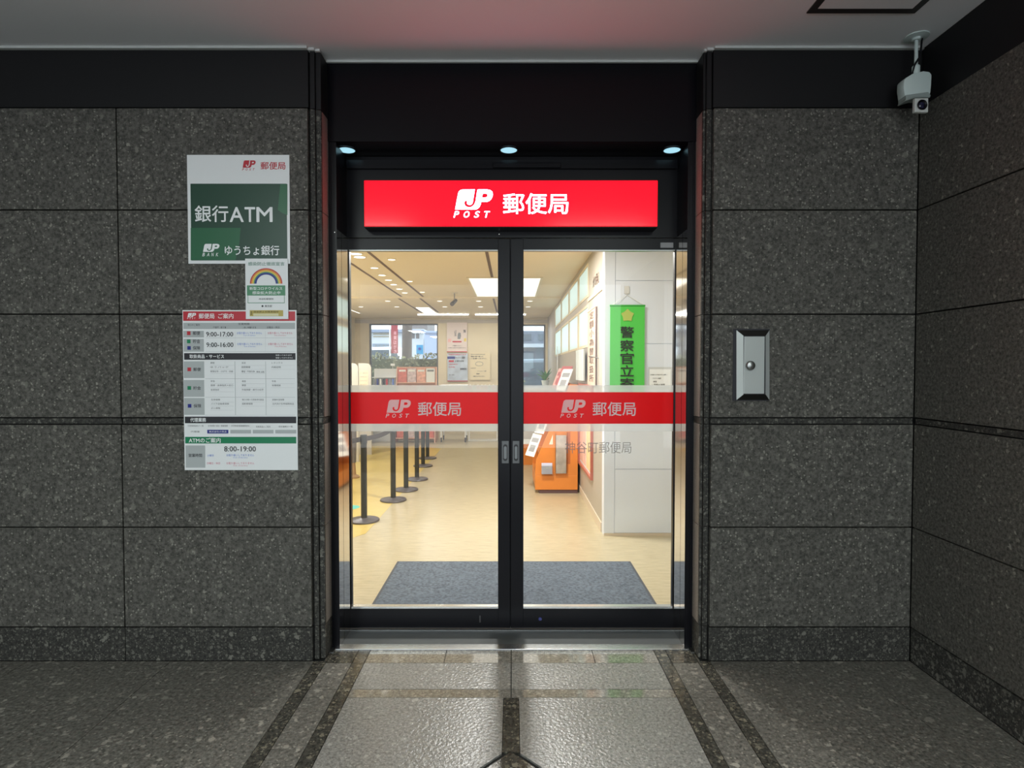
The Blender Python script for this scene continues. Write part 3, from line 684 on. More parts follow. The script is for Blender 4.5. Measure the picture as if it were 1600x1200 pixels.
# front wall inside (behind the granite) and left, right closing walls
struct('wall_front_office', G().box(XL-0.1, -1.03, YD+0.1, YD+0.22, 0, HI).box(1.03, 2.4, YD+0.1, YD+0.22, 0, HI).box(-1.03, 1.03, YD+0.13, YD+0.22, ztop, HI), CREAM)
struct('wall_entrance_side', G().box(2.2, 2.35, YD+0.22, YW, 0, HI), WALLW)
struct('wall_left_office', G().box(XL-0.15, XL, YD+0.22, YB, 0, HI), CREAM)
# back wall with two openings
w1 = (X(577, YB), X(684.5, YB), Z(602, YB), Z(505.5, YB)); w2 = (0.12, 0.80, Z(612, YB), Z(507, YB))
g = G(); zt = max(w1[3], w2[3])
g.box(XL, w1[0], YB, YB+0.2, 0, HI); g.box(w1[1], w2[0], YB, YB+0.2, 0, HI); g.box(w2[1], XW+0.1, YB, YB+0.2, 0, HI)
for w in (w1, w2): g.box(w[0], w[1], YB, YB+0.2, 0, w[2]); g.box(w[0], w[1], YB, YB+0.2, w[3], HI)
bw_ = struct('wall_back_office', g, CREAM)
build('picture_rail', G().box(XL, XW, YB-0.03, YB, Z(505, YB), Z(499.5, YB)), pbr('greyed_rail', (0.50,0.45,0.38), 0.6), bw_)
ALU = pbr('bronze_window_frame', (0.10,0.10,0.10), 0.4)
for k, w in enumerate((w1, w2)):
    f = 0.035
    g = G().box(w[0], w[0]+f, YB+0.05, YB+0.11, w[2], w[3]).box(w[1]-f, w[1], YB+0.05, YB+0.11, w[2], w[3]).box(w[0]+f, w[1]-f, YB+0.05, YB+0.11, w[3]-f, w[3]).box(w[0]+f, w[1]-f, YB+0.05, YB+0.11, w[2], w[2]+f)
    wo = struct('window_%d' % (k+1), g, ALU)
    build('glass_pane', G().box(w[0]+f, w[1]-f, YB+0.078, YB+0.082, w[2]+f, w[3]-f), GLASS2, wo)
# right wall: solid below, two rows of frosted windows
wins = [(6.46, 7.38), (7.46, 8.60), (8.68, 9.95), (10.03, 11.4)]
zr0, zr1, zr2, zr3 = 1.80, 2.28, 2.36, 2.74
g = G(); X0, X1 = XW, XW+0.14
g.box(X0, X1, YW+0.12, YB, 0, zr0); g.box(X0, X1, YW+0.12, YB, zr3, HI)
for w in wins: g.box(X0, X1, w[0], w[1], zr1, zr2)
ys = [YW+0.12] + [v for w in wins for v in w] + [YB]
for i in range(0, len(ys), 2): g.box(X0, X1, ys[i], ys[i+1], zr0, zr3)
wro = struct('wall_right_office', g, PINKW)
build('dado_rail', G().box(XW-0.012, XW, YW+0.12, wins[0][0], zr1+0.02, zr1+0.05), CREAM, wro)
build('skirting', G().box(XW-0.01, XW, YW+0.12, YB, 0, 0.09), pbr('beige_skirting', (0.62,0.52,0.40), 0.5), wro)
FRP = pbr('frosted_pane', (0.80,0.88,0.86), 0.4, trans=0.72)
n = 3
for (a, b) in wins:
    for (z0, z1) in ((zr0, zr1), (zr2, zr3)):
        f = 0.03
        g = G().box(XW-0.006, XW+0.05, a, a+f, z0, z1).box(XW-0.006, XW+0.05, b-f, b, z0, z1).box(XW-0.006, XW+0.05, a+f, b-f, z0, z0+f).box(XW-0.006, XW+0.05, a+f, b-f, z1-f, z1)
        wo = struct('window_%d' % n, g, CREAM); n += 1
        build('frosted_pane', G().box(XW+0.003, XW+0.008, a+f, b-f, z0+f, z1-f), FRP, wo)
# projecting white wall with its panels
wp = struct('wall_projecting', G().box(XW, 2.3, YW+0.008, YW+0.12, 0, HI), WALLW)
vx = X(961, YW)
zs = [Z(833, YW), Z(733, YW), Z(537, YW), Z(438.5, YW), HI]
build('wall_panel', G().box(XW, vx-0.002, YW, YW+0.008, Z(833, YW), HI), WALLW, wp)
for i in range(4): build('wall_panel', G().box(vx+0.002, 2.3, YW, YW+0.008, zs[i]+0.003, zs[i+1]-0.003), WALLW, wp)
build('skirting', G().box(XW, 2.3, YW-0.006, YW+0.008, 0, Z(833, YW)), pbr('beige_skirting', (0.62,0.52,0.40), 0.5), wp)

# slots and fittings in the office ceiling
SLOT = pbr('ceiling_slot', (0.16,0.11,0.09), 0.6)
g1 = G()
for (x, w) in ((-1.53, 0.035), (-1.90, 0.035), (-0.27, 0.035)):
    g1.box(x-w/2, x+w/2, YD+0.3, 9.94, HI-0.003, HI-0.0005); g1.box(x-w/2-0.05, x+w/2-0.05, 9.96, 12.4, HI-0.033, HI-0.0305)
slots = struct('trim_2', g1, SLOT)
def ICX(px, py, hi=HI):
    v = (600-py)/F; t = (hi-EYE)/(-SP+v*CP); return ((px-800)/F*t, t*(CP+v*SP))
LAMP = pbr('office_lamp_lens', (1,1,1), emit=(1.0,0.98,0.92), es=2.5)
LAMPF = pbr('office_lamp_lens_dim', (1,1,1), emit=(1.0,0.96,0.86), es=2.4)
RIM = pbr('lamp_rim', (0.8,0.74,0.6), 0.5)
def downlight(px, py, r, label, grp, mat, hi=HI):
    x, y = ICX(px, py, hi)
    t = thing('ceiling_downlight', (x, y, hi), label, 'downlight', grp)
    build('lens', G().lathe((x, y, hi-0.006), [(r, 0), (r, 0.0055)], 20), mat, t, smooth=True)
    build('rim', G().lathe((x, y, hi-0.008), [(r, 0.003), (r+0.001, 0), (r+0.010, 0), (r+0.012, 0.0075)], 20, cap=False), RIM, t, smooth=True)
spots = [(556,396),(562,401),(585,418),(597,429.5),(607,437),(615,444),(624,451),(632.5,457)]
ordn = ['nearest', 'second', 'third', 'fourth', 'fifth', 'sixth', 'seventh', 'farthest']
for i, (px, py) in enumerate(spots): downlight(px, py, 0.062 if i < 2 else 0.046, ordn[i] + ' bright spotlight in the row between two dark ceiling slots', 'spotlights between the ceiling slots', LAMP)
front = [(612,405,'nearest'),(640,439,'middle'),(660,456,'farthest')]
for (px, py, w) in front: downlight(px, py, 0.04, w + ' small warm downlight in the line right of the dark ceiling slot', 'warm downlights beside the slot', LAMPF)
backd = [(606,470,'nearer row, left'),(687,470,'nearer row, second'),(748,470,'nearer row, third'),(828,470,'nearer row, right leaf'),(564,479,'farther row, leftmost'),(620,479,'farther row, second'),(695,479,'farther row, third'),(751,479,'farther row, fourth'),(825,479,'farther row, right leaf')]
for (px, py, w) in backd: downlight(px, py, 0.045, 'small warm downlight of the rear ceiling, ' + w, 'warm downlights of the rear ceiling', LAMPF, HI-0.03)
# square light coffer
cfx0, cfx1, cfy0, cfy1 = -0.62, 0.42, FY(1, 1) if False else 7.85, 9.9
cf = thing('light_coffer', (-0.1, 8.9, HI), 'large square luminous panel in the office ceiling behind the meeting stiles', 'lamp')
g = G()
for bx in ((cfx0, cfx1, cfy0, cfy0+0.03), (cfx0, cfx1, cfy1-0.03, cfy1), (cfx0, cfx0+0.03, cfy0+0.03, cfy1-0.03), (cfx1-0.03, cfx1, cfy0+0.03, cfy1-0.03)): g.box(*bx, HI-0.012, HI-0.001)
build('coffer_frame', g, RIM, cf)
build('diffuser', G().box(cfx0+0.03, cfx1-0.03, cfy0+0.03, cfy1-0.03, HI-0.008, HI-0.004), pbr('coffer_diffuser', (1,1,1), emit=(1.0,0.97,0.90), es=0.8), cf)
bpy.data.objects['coffer_light'].location.z = HI-0.02
# louvred panel lamps at the back, linear lamps
def panel_lamp(q_, label, hi):
    P = [ICX(*p, hi) for p in q_]
    xs = [p[0] for p in P]; ysx = [p[1] for p in P]
    x0, x1, y0, y1 = min(xs), max(xs), min(ysx), max(ysx)
    t = thing('panel_lamp', ((x0+x1)/2, (y0+y1)/2, hi), label, 'lamp')
    build('frame', G().box(x0-.03, x1+.03, y0-.03, y1+.03, hi-0.006, hi-0.0005), RIM, t)
    build('diffuser', G().box(x0, x1, y0, y1, hi-0.012, hi-0.0065), LAMP, t)
hb = HI-0.03
panel_lamp([(650,480),(682,489)], 'small rectangular ceiling lamp between the dark slots near the back window', hb)
panel_lamp([(546,483),(562,489)], 'rectangular ceiling lamp at the left edge of the glass, near the back', hb)
for (x, lab) in ((-1.5, 'long white linear ceiling lamp near the back wall, longer left one'), (-0.25, 'long white linear ceiling lamp near the back wall, right one')):
    t = thing('linear_lamp', (x, 12.6, hb), lab, 'lamp', 'linear lamps near the back wall')
    build('housing', G().box(x-0.57, x+0.57, 12.54, 12.66, hb-0.012, hb-0.001), RIM, t)
    build('tube', G().tube([(x-0.55, 12.6, hb-0.03), (x+0.55, 12.6, hb-0.03)], 0.016, 10), LAMP, t, smooth=True)
for i, (x, y, sx, sy, p) in enumerate(UNSEEN_LAMPS):
    t = thing('ceiling_panel_lamp', (x, y, HI), 'flat office ceiling lamp out of view above the door, ' + ['in the middle', 'left near the counter', 'far left by the counter', 'right by the white wall'][i], 'lamp')
    build('housing', G().box(x-sx/2-.03, x+sx/2+.03, y-sy/2-.03, y+sy/2+.03, HI-0.028, HI-0.001), RIM, t)
# small dome camera inside
x, y = ICX(710, 457)
t = thing('ceiling_camera', (x, y, HI), 'small dark surveillance camera hanging from the office ceiling', 'camera')
build('plate', G().lathe((x, y, HI-0.012), [(0.055, 0), (0.055, 0.011)], 16), RIM, t)
build('stem', G().tube([(x, y, HI-0.012), (x, y, HI-0.12)], 0.010, 8), pbr('camera_grey', (0.35,0.3,0.25), 0.5), t)
build('body', G().tube([(x+0.02, y+0.05, HI-0.12), (x-0.035, y-0.07, HI-0.20)], [0.028, 0.034], 12), pbr('camera_dark', (0.07,0.06,0.05), 0.4), t, smooth=True)

# ------------------------------------------------------------------ door mat
my0, my1 = YD+0.16, FY(878)
mx0, mx1 = X(621, my1, 878), X(985, my1, 878)
mat = thing('door_mat', ((mx0+mx1)/2, my0, 0), 'large blue grey doormat lying inside the glass doors', 'mat')
build('pile', G().box(mx0+0.02, mx1-0.02, my0+0.02, my1-0.02, 0.001, 0.010), pbr('mat_pile', (0.115,0.135,0.165), 0.95, var=(55, 0.35), bump=(160, 1.0), spec=0.1), mat)
build('rubber_edge', G().box(mx0, mx1, my0, my1, 0.0005, 0.005), pbr('mat_rubber', (0.06,0.065,0.075), 0.8), mat)

# ------------------------------------------------------------------ queue stanchions
POSTM = pbr('stanchion_black', (0.035,0.037,0.033), 0.35, metal=0.3)
BASEM = pbr('stanchion_base', (0.10,0.09,0.095), 0.35, metal=0.2)
st = [(569, 813), (614.5, 781), (634.5, 765), (651.5, 748.5), (661, 727.5), (668, 715.5)]
sl = ['nearest black queue stanchion, at the left edge of the glass', 'second black queue stanchion from the door', 'third black queue stanchion from the door', 'fourth black queue stanchion from the door', 'fifth black queue stanchion from the door, partly hidden', 'farthest black queue stanchion, partly hidden']
S0 = thing('queue_stanchion', (0, 0, 0), sl[0], 'stanchion', 'queue stanchions on the yellow floor')
build('base', G().lathe((0,0,0.001), [(0.150,0),(0.155,0.008),(0.150,0.018),(0.05,0.030),(0.033,0.036)], 32), BASEM, S0, smooth=True)
build('post', G().lathe((0,0,0.03), [(0.031,0),(0.031,0.76)], 20), POSTM, S0, smooth=True)
build('belt_head', G().lathe((0,0,0.79), [(0.031,0),(0.036,0.005),(0.036,0.085),(0.032,0.095),(0.010,0.098)], 20), POSTM, S0, smooth=True)
pos = []
for i, (px, py) in enumerate(st):
    y = FY(py+1); x = X(px, y, py); pos.append((x, y))
    o = S0 if i == 0 else copy_tree(S0)
    o.location = (x, y, 0); o['label'] = sl[i]
BELT = pbr('belt_fabric', (0.045,0.04,0.04), 0.8)
pts = [(-1.95, 5.35)] + pos[:5]
bl_ = ['grey belt running from the nearest stanchion out of view to the left', 'belt stretched between the first and second stanchions', 'belt stretched between the second and third stanchions', 'belt stretched between the third and fourth stanchions', 'belt stretched between the fourth and fifth stanchions']
for i in range(len(pts)-1):
    (xA, yA), (xB, yB) = pts[i], pts[i+1]; d = Vector((xB-xA, yB-yA, 0)); L_ = d.length; d.normalize()
    xA += d.x*0.037*(i > 0); yA += d.y*0.037*(i > 0); xB -= d.x*0.037; yB -= d.y*0.037; nrm = Vector((-d.y, d.x, 0))*0.0015
    g = G(); N = 8; vs = []
    for j in range(N+1):
        t_ = j/N; sag = 0.018*4*t_*(1-t_); cx_, cy_ = xA+(xB-xA)*t_, yA+(yB-yA)*t_
        for (o_, zz) in ((-1, 0.815), (1, 0.815), (1, 0.865), (-1, 0.865)): vs.append((cx_+nrm.x*o_, cy_+nrm.y*o_, zz-sag))
    fs = [(j*4+k_, j*4+(k_+1) % 4, (j+1)*4+(k_+1) % 4, (j+1)*4+k_) for j in range(N) for k_ in range(4)] + [(3,2,1,0), (N*4, N*4+1, N*4+2, N*4+3)]
    g.add(vs, fs); o = build('queue_belt', g, BELT); tag(o, bl_[i], 'belt', 'queue belts')
o = copy_tree(S0); o.location = (-1.985, 5.315, 0); o['label'] = 'queue stanchion just out of view left of the glass'
# floor marking
x, y = X(552, FY(793), 793), FY(793)
tag(build('floor_sticker', G().lathe((x-0.03, y, 0.0022), [(0.10, 0), (0.10, 0.0008)], 24), pbr('teal_sticker', (0.10,0.45,0.38), 0.5)), 'round teal marker stuck on the yellow floor beside the nearest stanchion', 'sticker')
# slim grey upright with a tan foot, at the left edge
x, y = X(552, 8.2), 8.2
t = thing('umbrella_stand', (x-0.02, y, 0), 'slim grey stand with a tan foot at the left edge of the glass', 'stand')
x -= 0.02
build('column', G().lathe((x, y, 0.22), [(0.05,0),(0.058,0.3),(0.055,0.62),(0.04,0.66)], 16), pbr('stand_grey', (0.14,0.13,0.13), 0.5), t, smooth=True)
build('foot', G().lathe((x, y, 0.001), [(0.10,0),(0.10,0.02),(0.05,0.05),(0.04,0.218)], 20), pbr('stand_tan', (0.35,0.22,0.12), 0.5), t, smooth=True)

# ------------------------------------------------------------------ green banner on the white wall
BG = pbr('green_cloth', (0.09,0.60,0.08), 0.7, trans=0.15)
yb_ = YW-0.035
bx0, bz1 = at(953.5, 477.5, yb_); bx1, bz0 = at(1006.5, 652, yb_)
ban = thing('hanging_banner', ((bx0+bx1)/2, yb_, bz1), 'bright green hanging banner with black characters on the white wall', 'banner')
g = G(); N = 14; M = 10; vs = []
for j in range(M+1):
    for i in range(N+1):
        u = i/N; v = j/M; vs.append((bx0+(bx1-bx0)*u, yb_+0.004*math.sin(u*9+v*2)*v, bz1-(bz1-bz0)*v))
nv = len(vs); vs += [(a, b+0.002, c) for a, b, c in vs]
fs = []
for j in range(M):
    for i in range(N):
        a = j*(N+1)+i; fs += [(a, a+N+1, a+N+2, a+1), (a+nv, a+1+nv, a+N+2+nv, a+N+1+nv)]
for i in range(N): fs += [(i, i+1, i+1+nv, i+nv), (M*(N+1)+i, M*(N+1)+i+nv, M*(N+1)+i+1+nv, M*(N+1)+i+1)]
for j in range(M): a = j*(N+1); b = a+N; fs += [(a, a+nv, a+N+1+nv, a+N+1), (b, b+N+1, b+N+1+nv, b+nv)]
build('cloth', G().add(vs, fs), BG, ban, smooth=True)
build('top_bar', G().tube([(bx0-0.004, yb_, bz1), (bx1+0.004, yb_, bz1)], 0.008, 8), pbr('green_bar', (0.04,0.35,0.05), 0.5), ban, smooth=True)
yt2 = yb_-0.0075
chs = [('警', 510, 528), ('察', 531, 549), ('官', 551, 569), ('立', 570.5, 588), ('寄', 590.5, 608.5), ('所', 611, 629)]
for ch, a, b_ in chs: build('character', TX(G(), ch, (969, a, 990.5, b_), yt2, bold=0.012), INK, ban, recalc=False)
ex, ez = at(980.5, 493, yt2); rr = 0.062
P = []
for i in range(10):
    a = math.pi/2+i*math.pi/5; r_ = rr*(1.0 if i % 2 == 0 else 0.72); P.append((ex+r_*math.cos(a), ez+r_*math.sin(a)))
g = G(); g.add([(p[0], yt2, p[1]) for p in P], [tuple(range(10))]); build('emblem', g, pbr('emblem_ochre', (0.38,0.46,0.10), 0.6), ban, recalc=False)
hx, hz = at(979, 458, YW-0.01)
build('cord', G().tube([(bx0+0.02, yb_, bz1+0.006), (hx, YW-0.012, hz-0.015), (bx1-0.01, yb_, bz1+0.006)], 0.0025, 6), pbr('cord_white', (0.75,0.75,0.72), 0.6), ban)
hk = tag(build('wall_hook', G().box(hx-0.02, hx+0.025, YW-0.012, YW-0.001, hz-0.005, hz+0.065).tube([(hx, YW-0.006, hz), (hx, YW-0.02, hz-0.012), (hx, YW-0.028, hz+0.004)], 0.003, 6), pbr('hook_white', (0.62,0.62,0.60), 0.4)), 'small white adhesive hook above the green banner', 'hook')
# notice in a clear frame on the white wall
x0, z1 = at(1013, 573.5, YW-0.006); x1, z0 = at(1050, 625, YW-0.006)
t = thing('wall_notice', ((x0+x1)/2, YW, z0), 'white notice in a thin clear frame on the white wall, right of the green banner', 'notice')
build('frame', G().box(x0, x1, YW-0.006, YW-0.0005, z0, z1), pbr('frame_grey', (0.55,0.57,0.57), 0.3), t)
build('sheet', G().box(x0+.012, x1-.012, YW-0.007, YW-0.006, z0+.012, z1-.02), WHITE, t)
g = G()
for (s, a, b_, c, d_) in (('お客様へのお知らせとお願い', 1016, 584.5, 1042, 586.5), ('・マスクの着用', 1018, 590, 1033, 592.5), ('・検温', 1019, 595, 1026, 597.5), ('・手指の消毒', 1019, 599.5, 1039, 602.5), ('ご協力ください', 1027, 604.5, 1042, 607)): TX(g, s, (a, b_, c, d_), YW-0.0075, res=1, bold=.006)
build('lettering', g, INK, t, recalc=False)

# ------------------------------------------------------------------ items on the long right wall (plane x = XW)
def wallx(px): return XW*F/(px-800)            # depth on the right wall seen at px
def wz(py, Y): return Z(py, Y)
def side_box(name, y0, y1, z0, z1, mat, th=0.02, x=XW, parent=None): return build(name, G().box(x-th, x-0.001, y0, y1, z0, z1), mat, parent)
def side_text(g, s, y0, y1, z0, z1, x, **k):    # letters on the wall, read from inside the room
    v, f = glyphs(s, **k); xs = [p[0] for p in v]; ys_ = [p[1] for p in v]; ax, bx, ay, by = min(xs), max(xs), min(ys_), max(ys_)
    return g.add([(x, y1-(p[0]-ax)/(bx-ax)*(y1-y0), z0+(p[1]-ay)/(by-ay)*(z1-z0)) for p in v], f)
# tall tan noticeboard strip
ty0, ty1 = wallx(932.5), wallx(920)
t = thing('vertical_banner', (XW, (ty0+ty1)/2, 1.35), 'tall tan vertical hanging banner with faint writing on the long right wall', 'banner')
side_box('cloth', ty0, ty1, 1.38, 2.18, pbr('tan_cloth', (0.58,0.42,0.32), 0.7), 0.012, parent=t)
g = G()
for i, ch in enumerate('定額小為替取扱所'): side_text(g, ch, ty0+0.14, ty1-0.14, 2.08-0.095*i, 2.16-0.095*i, XW-0.0128, res=2, bold=.01)
build('lettering', g, pbr('brown_print', (0.22,0.12,0.09), 0.6), t, recalc=False)
build('top_bar', G().tube([(XW-0.012, ty0-0.03, 2.185), (XW-0.012, ty1+0.03, 2.185)], 0.01, 8), RIM, t)
# dark pole beside it
py0 = wallx(935)
t = thing('wall_pole', (XW-0.02, py0, 1.35), 'thin dark vertical pole fixed beside the tan banner', 'pole')
build('rod', G().tube([(XW-0.022, py0, 1.38), (XW-0.022, py0, 2.17)], 0.011, 8), pbr('pole_brown', (0.12,0.08,0.07), 0.4), t, smooth=True)
build('bracket', G().tube([(XW-0.001, py0-0.01, 1.66), (XW-0.10, py0-0.02, 1.68)], 0.006, 6), STEELD, t)
# small red sticker
g = G(); yy0, yy1 = wallx(936), wallx(926)
side_text(g, '火の用心', yy0, yy1, 2.40, 2.52, XW-0.002, res=2, bold=.01)
tag(build('wall_sticker', g, pbr('faded_red', (0.62,0.28,0.2), 0.5), recalc=False), 'small faded red characters stuck high on the long right wall', 'sticker')
# poster frame low on the wall
t = thing('poster_frame', (XW, 6.6, 0.4), 'poster case with a reddish frame low on the long right wall', 'poster')
a0, a1 = wallx(927.5), wallx(907)
FRR = pbr('reddish_frame', (0.42,0.12,0.08), 0.4)
g = G().box(XW-0.03, XW-0.001, a0, a1, 0.38, 0.41).box(XW-0.03, XW-0.001, a0, a0+0.025, 0.41, 1.35).box(XW-0.03, XW-0.001, a1-0.025, a1, 0.41, 1.35).box(XW-0.03, XW-0.001, a0, a1, 1.35, 1.38)
build('frame', g, FRR, t)
build('backing', G().box(XW-0.006, XW-0.001, a0+.025, a1-.025, 0.41, 1.35), WHITE, t)
build('poster_sheet', G().box(XW-0.010, XW-0.006, a0+.05, a0+.50, 0.44, 1.32), pbr('cream_poster', (0.80,0.62,0.36), 0.5, var=(8, .12)), t)
build('poster_sheet', G().box(XW-0.010, XW-0.006, a0+.55, a1-.05, 0.44, 1.32), pbr('pink_poster', (0.78,0.48,0.42), 0.5, var=(8, .12)), t)
# curtain under the frosted windows
g = G(); vs = []; N = 48
for i in range(N+1):
    y = 6.5+0.62*i/N; dx_ = 0.018*math.sin(i*1.3)
    vs += [(XW-0.05+dx_, y, 1.42), (XW-0.05+dx_, y, 1.78), (XW-0.047+dx_, y, 1.42), (XW-0.047+dx_, y, 1.78)]
fs = []
for i in range(N): a = i*4; fs += [(a, a+4, a+5, a+1), (a+2, a+3, a+7, a+6), (a+1, a+5, a+7, a+3), (a, a+2, a+6, a+4)]
fs += [(0, 1, 3, 2), (N*4, N*4+2, N*4+3, N*4+1)]
tag(build('curtain', g.add(vs, fs), pbr('curtain_grey', (0.42,0.44,0.41), 0.8), smooth=True), 'pale grey pleated curtain below the frosted windows', 'curtain')

# ------------------------------------------------------------------ orange leaflet rack by the right wall
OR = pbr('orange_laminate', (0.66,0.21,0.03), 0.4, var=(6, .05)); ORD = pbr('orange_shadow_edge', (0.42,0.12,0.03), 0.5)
YR = FY(771)
def o2(x, y): return (820+x*130/1200, 660+y*130/1200)
def oz(x, y, Y=None): return at(*o2(x, y), YR if Y is None else Y)
rack = thing('leaflet_rack', (0.55, YR, 0), 'orange leaflet rack with slanting front against the long right wall', 'rack')
xr0 = oz(150, 900)[0]; xr1 = XW-0.035
base_t = oz(0, 765)[1]
build('base_cabinet', G().box(xr0, xr1, YR, YR+1.0, 0.045, base_t), OR, rack, bevel=0.004)
build('plinth', G().box(xr0+0.05, xr1, YR+0.01, YR+0.98, 0.001, 0.045), pbr('plinth_brown', (0.10,0.05,0.05), 0.5), rack)
P = [(xr0+0.004, base_t), (xr0+0.004, base_t+0.05), (oz(255,560)[0], oz(255,560)[1]), (oz(440,120)[0], oz(440,120)[1]), (oz(560,-500)[0], 1.50), (xr1, 1.50), (xr1, base_t)]
P = [(xr0+0.0, base_t+.001), (xr0+0.005, base_t+0.12), (0.30, 0.42), (0.715, 1.36), (xr1, 1.36), (xr1, base_t+.001)]
P2 = [(0.50, base_t+.001), (0.50, base_t+0.17), (0.34, base_t+.17), (0.34, base_t+.001)]
build('side_panel', G().prism(P, YR+0.004, YR+0.03, 'y'), OR, rack)
build('side_panel', G().prism(P, YR+0.955, YR+0.98, 'y'), OR, rack)
build('back_panel', G().box(xr1-0.02, xr1-0.001, YR+0.03, YR+0.955, base_t, 1.355), OR, rack)
for (z, xx) in ((0.45, 0.34), (0.75, 0.47), (1.05, 0.60), (1.25, 0.69)): build('shelf', G().box(xx, xr1-0.021, YR+0.031, YR+0.954, z, z+0.018), OR, rack)
build('cutout_edge', G().prism([(oz(350,318)[0], oz(350,318)[1]), (oz(405,318)[0], oz(405,318)[1]), (oz(405,175)[0], oz(405,175)[1])], YR+0.001, YR+0.0035, 'y'), pbr('pale_triangle', (0.80,0.68,0.55), 0.5), rack)
build('side_slot', R(G(), (886.5, 675, 891, 725), YR+0.001, YR+0.0035), ORD, rack)  # dark brown strip on the end panel
# acrylic pocket and leaflets on the side
t = thing('acrylic_pocket', (0.6, YR-0.03, base_t), 'clear acrylic leaflet pocket on the end of the orange rack', 'holder')
x0, z1 = oz(440, 130, YR-0.04); x1, z0 = oz(610, 745, YR-0.04)
build('pocket', G().box(x0, x1, YR-0.035, YR-0.032, z0, z1).box(x0, x0+0.003, YR-0.032, YR-0.002, z0, z1).box(x1-0.003, x1, YR-0.032, YR-0.002, z0, z1), ACRYL, t)
build('leaflet', G().box(x0+0.01, x1-0.01, YR-0.022, YR-0.016, z0+0.004, z1-0.05), pbr('pale_leaflet', (0.72,0.62,0.58), 0.5, var=(9, .25)), t)
x0, z1 = oz(232, 585, YR-0.03); x1, z0 = oz(405, 750, YR-0.03)
t = thing('leaflet_box', ((x0+x1)/2, YR-0.03, z0), 'small clear box of lilac leaflets on the orange rack base', 'holder')
build('tray', G().box(x0, x1, YR-0.05, YR-0.001, z0, z0+0.004).box(x0, x1, YR-0.05, YR-0.047, z0, z1-.02), ACRYL, t)
build('leaflet', G().box(x0+.008, x1-.008, YR-0.04, YR-0.025, z0+.006, z1), pbr('lilac_leaflet', (0.62,0.62,0.80), 0.5), t)
g = G(); T(g, 'ご案内', (x0+.03, x1-.03, z0+.07, z0+.09), YR-0.0405, res=1); build('leaflet_print', g, WHITE2, t, recalc=False)
# leaflets along the slanting front
def leaf_obj(name, c, w, h, lean, mat, label, group, pmat=None, word=None, yaw=0.0):
    """a standing leaflet: face towards -X leaning back, c = bottom centre"""
    t = thing(name, c, label, 'leaflet', group)
    g = G().box(c[0], c[0]+0.006, c[1]-w/2, c[1]+w/2, c[2], c[2]+h); o = build('cover', g, mat, t)
    if pmat:
        g = G().box(c[0]-0.001, c[0], c[1]-w*0.38, c[1]+w*0.38, c[2]+h*0.62, c[2]+h*0.82).box(c[0]-0.001, c[0], c[1]-w*0.3, c[1]+w*0.3, c[2]+h*0.2, c[2]+h*0.5)
        build('cover_print', g, pmat, t)
    t.rotation_euler = (0, lean, yaw); return t
PW = pbr('leaflet_white', (0.80,0.80,0.78), 0.4); PG = pbr('leaflet_grey_print', (0.30,0.30,0.32), 0.5); PR = pbr('leaflet_maroon', (0.45,0.12,0.13), 0.4); PRl = pbr('leaflet_pink', (0.75,0.42,0.40), 0.5)
k_ = 0
lf = [((0.31, 0.45), 'white leaflet on the lowest step of the orange rack', PW, PG), ((0.43, 0.74), 'white leaflet on the second step of the orange rack', PW, PG), ((0.52, 0.97), 'white leaflet on the third step of the orange rack', PW, PG), ((0.70, 1.28), 'white leaflet with a curved drawing on the top step of the orange rack', PW, PG)]
for (x_, z_), lab, m1, m2 in lf:
    leaf_obj('leaflet', (x_-0.09, YR+0.13, z_), 0.20, 0.30, 0.43, m1, lab, 'leaflets on the orange rack', m2, yaw=0.55)
leaf_obj('leaflet', (0.615, YR+0.41, 1.29), 0.24, 0.33, 0.43, PR, 'maroon leaflet behind the white one on the top step', 'leaflets on the orange rack', PRl, yaw=0.5)
leaf_obj('leaflet', (0.61, YR+0.88, 1.29), 0.22, 0.30, 0.43, PRl, 'pink leaflet, rearmost on the top step of the rack', 'leaflets on the orange rack', PR, yaw=0.5)
# low orange display further back
yl = 9.3
t = thing('low_display', (0.42, yl, 0), 'low orange display bench further back beside the rack', 'display')
x0, z1 = at(812, 694, yl); x1 = 0.84; z0 = Z(727, yl)
build('orange_front', G().box(x0, x1, yl, yl+0.5, z0, z1), OR, t, bevel=0.005)
build('white_base', G().box(x0+.02, x1, yl+0.03, yl+0.48, 0.001, z0-.001), WHITE, t)
build('white_top', G().box(x0, x1, yl, yl+0.5, z1+.001, z1+.02), WHITE, t)
# glass partition desk with plant near the right back window
t = thing('acrylic_screen', (0.35, 10.4, 0.9), 'clear acrylic screen standing on the counter in front of the right back window', 'screen')
x0, z1 = at(815, 543, 10.4); x1, z0 = at(880, 606, 10.4); x1 = min(x1, 0.83)
build('sheet', G().box(x0, x1, 10.4, 10.404, z0+.016, z1), ACRYL, t)
build('post', G().box(x1-0.02, x1-0.005, 10.39, 10.42, z0, z1+.02), STEEL, t); build('foot', G().box(x0, x1, 10.36, 10.46, z0, z0+.015), WHITE, t)
t = thing('side_counter', (0.42, 10.5, 0), 'white side counter in front of the right back window', 'counter')
build('worktop', G().box(x0-.02, 0.84, 10.2, 11.0, z0-.04, z0-.001), pbr('counter_white', (0.78,0.76,0.72), 0.3), t, bevel=.004)
build('cabinet_front', G().box(x0+.01, 0.84, 10.25, 10.98, 0.08, z0-.041), pbr('counter_front', (0.60,0.58,0.55), 0.5), t)
build('toe_kick', G().box(x0+.04, 0.84, 10.30, 10.9, 0.001, 0.08), INKG, t)
x, y, z = 0.62, 10.75, z0
t = thing('potted_plant', (x, y, z), 'small leafy green plant in a white pot on the side counter', 'plant')
build('pot', G().lathe((x, y, z), [(0.05,0),(0.07,0.11),(0.075,0.13),(0.065,0.13),(0.06,0.10)], 20), WHITE, t, smooth=True)
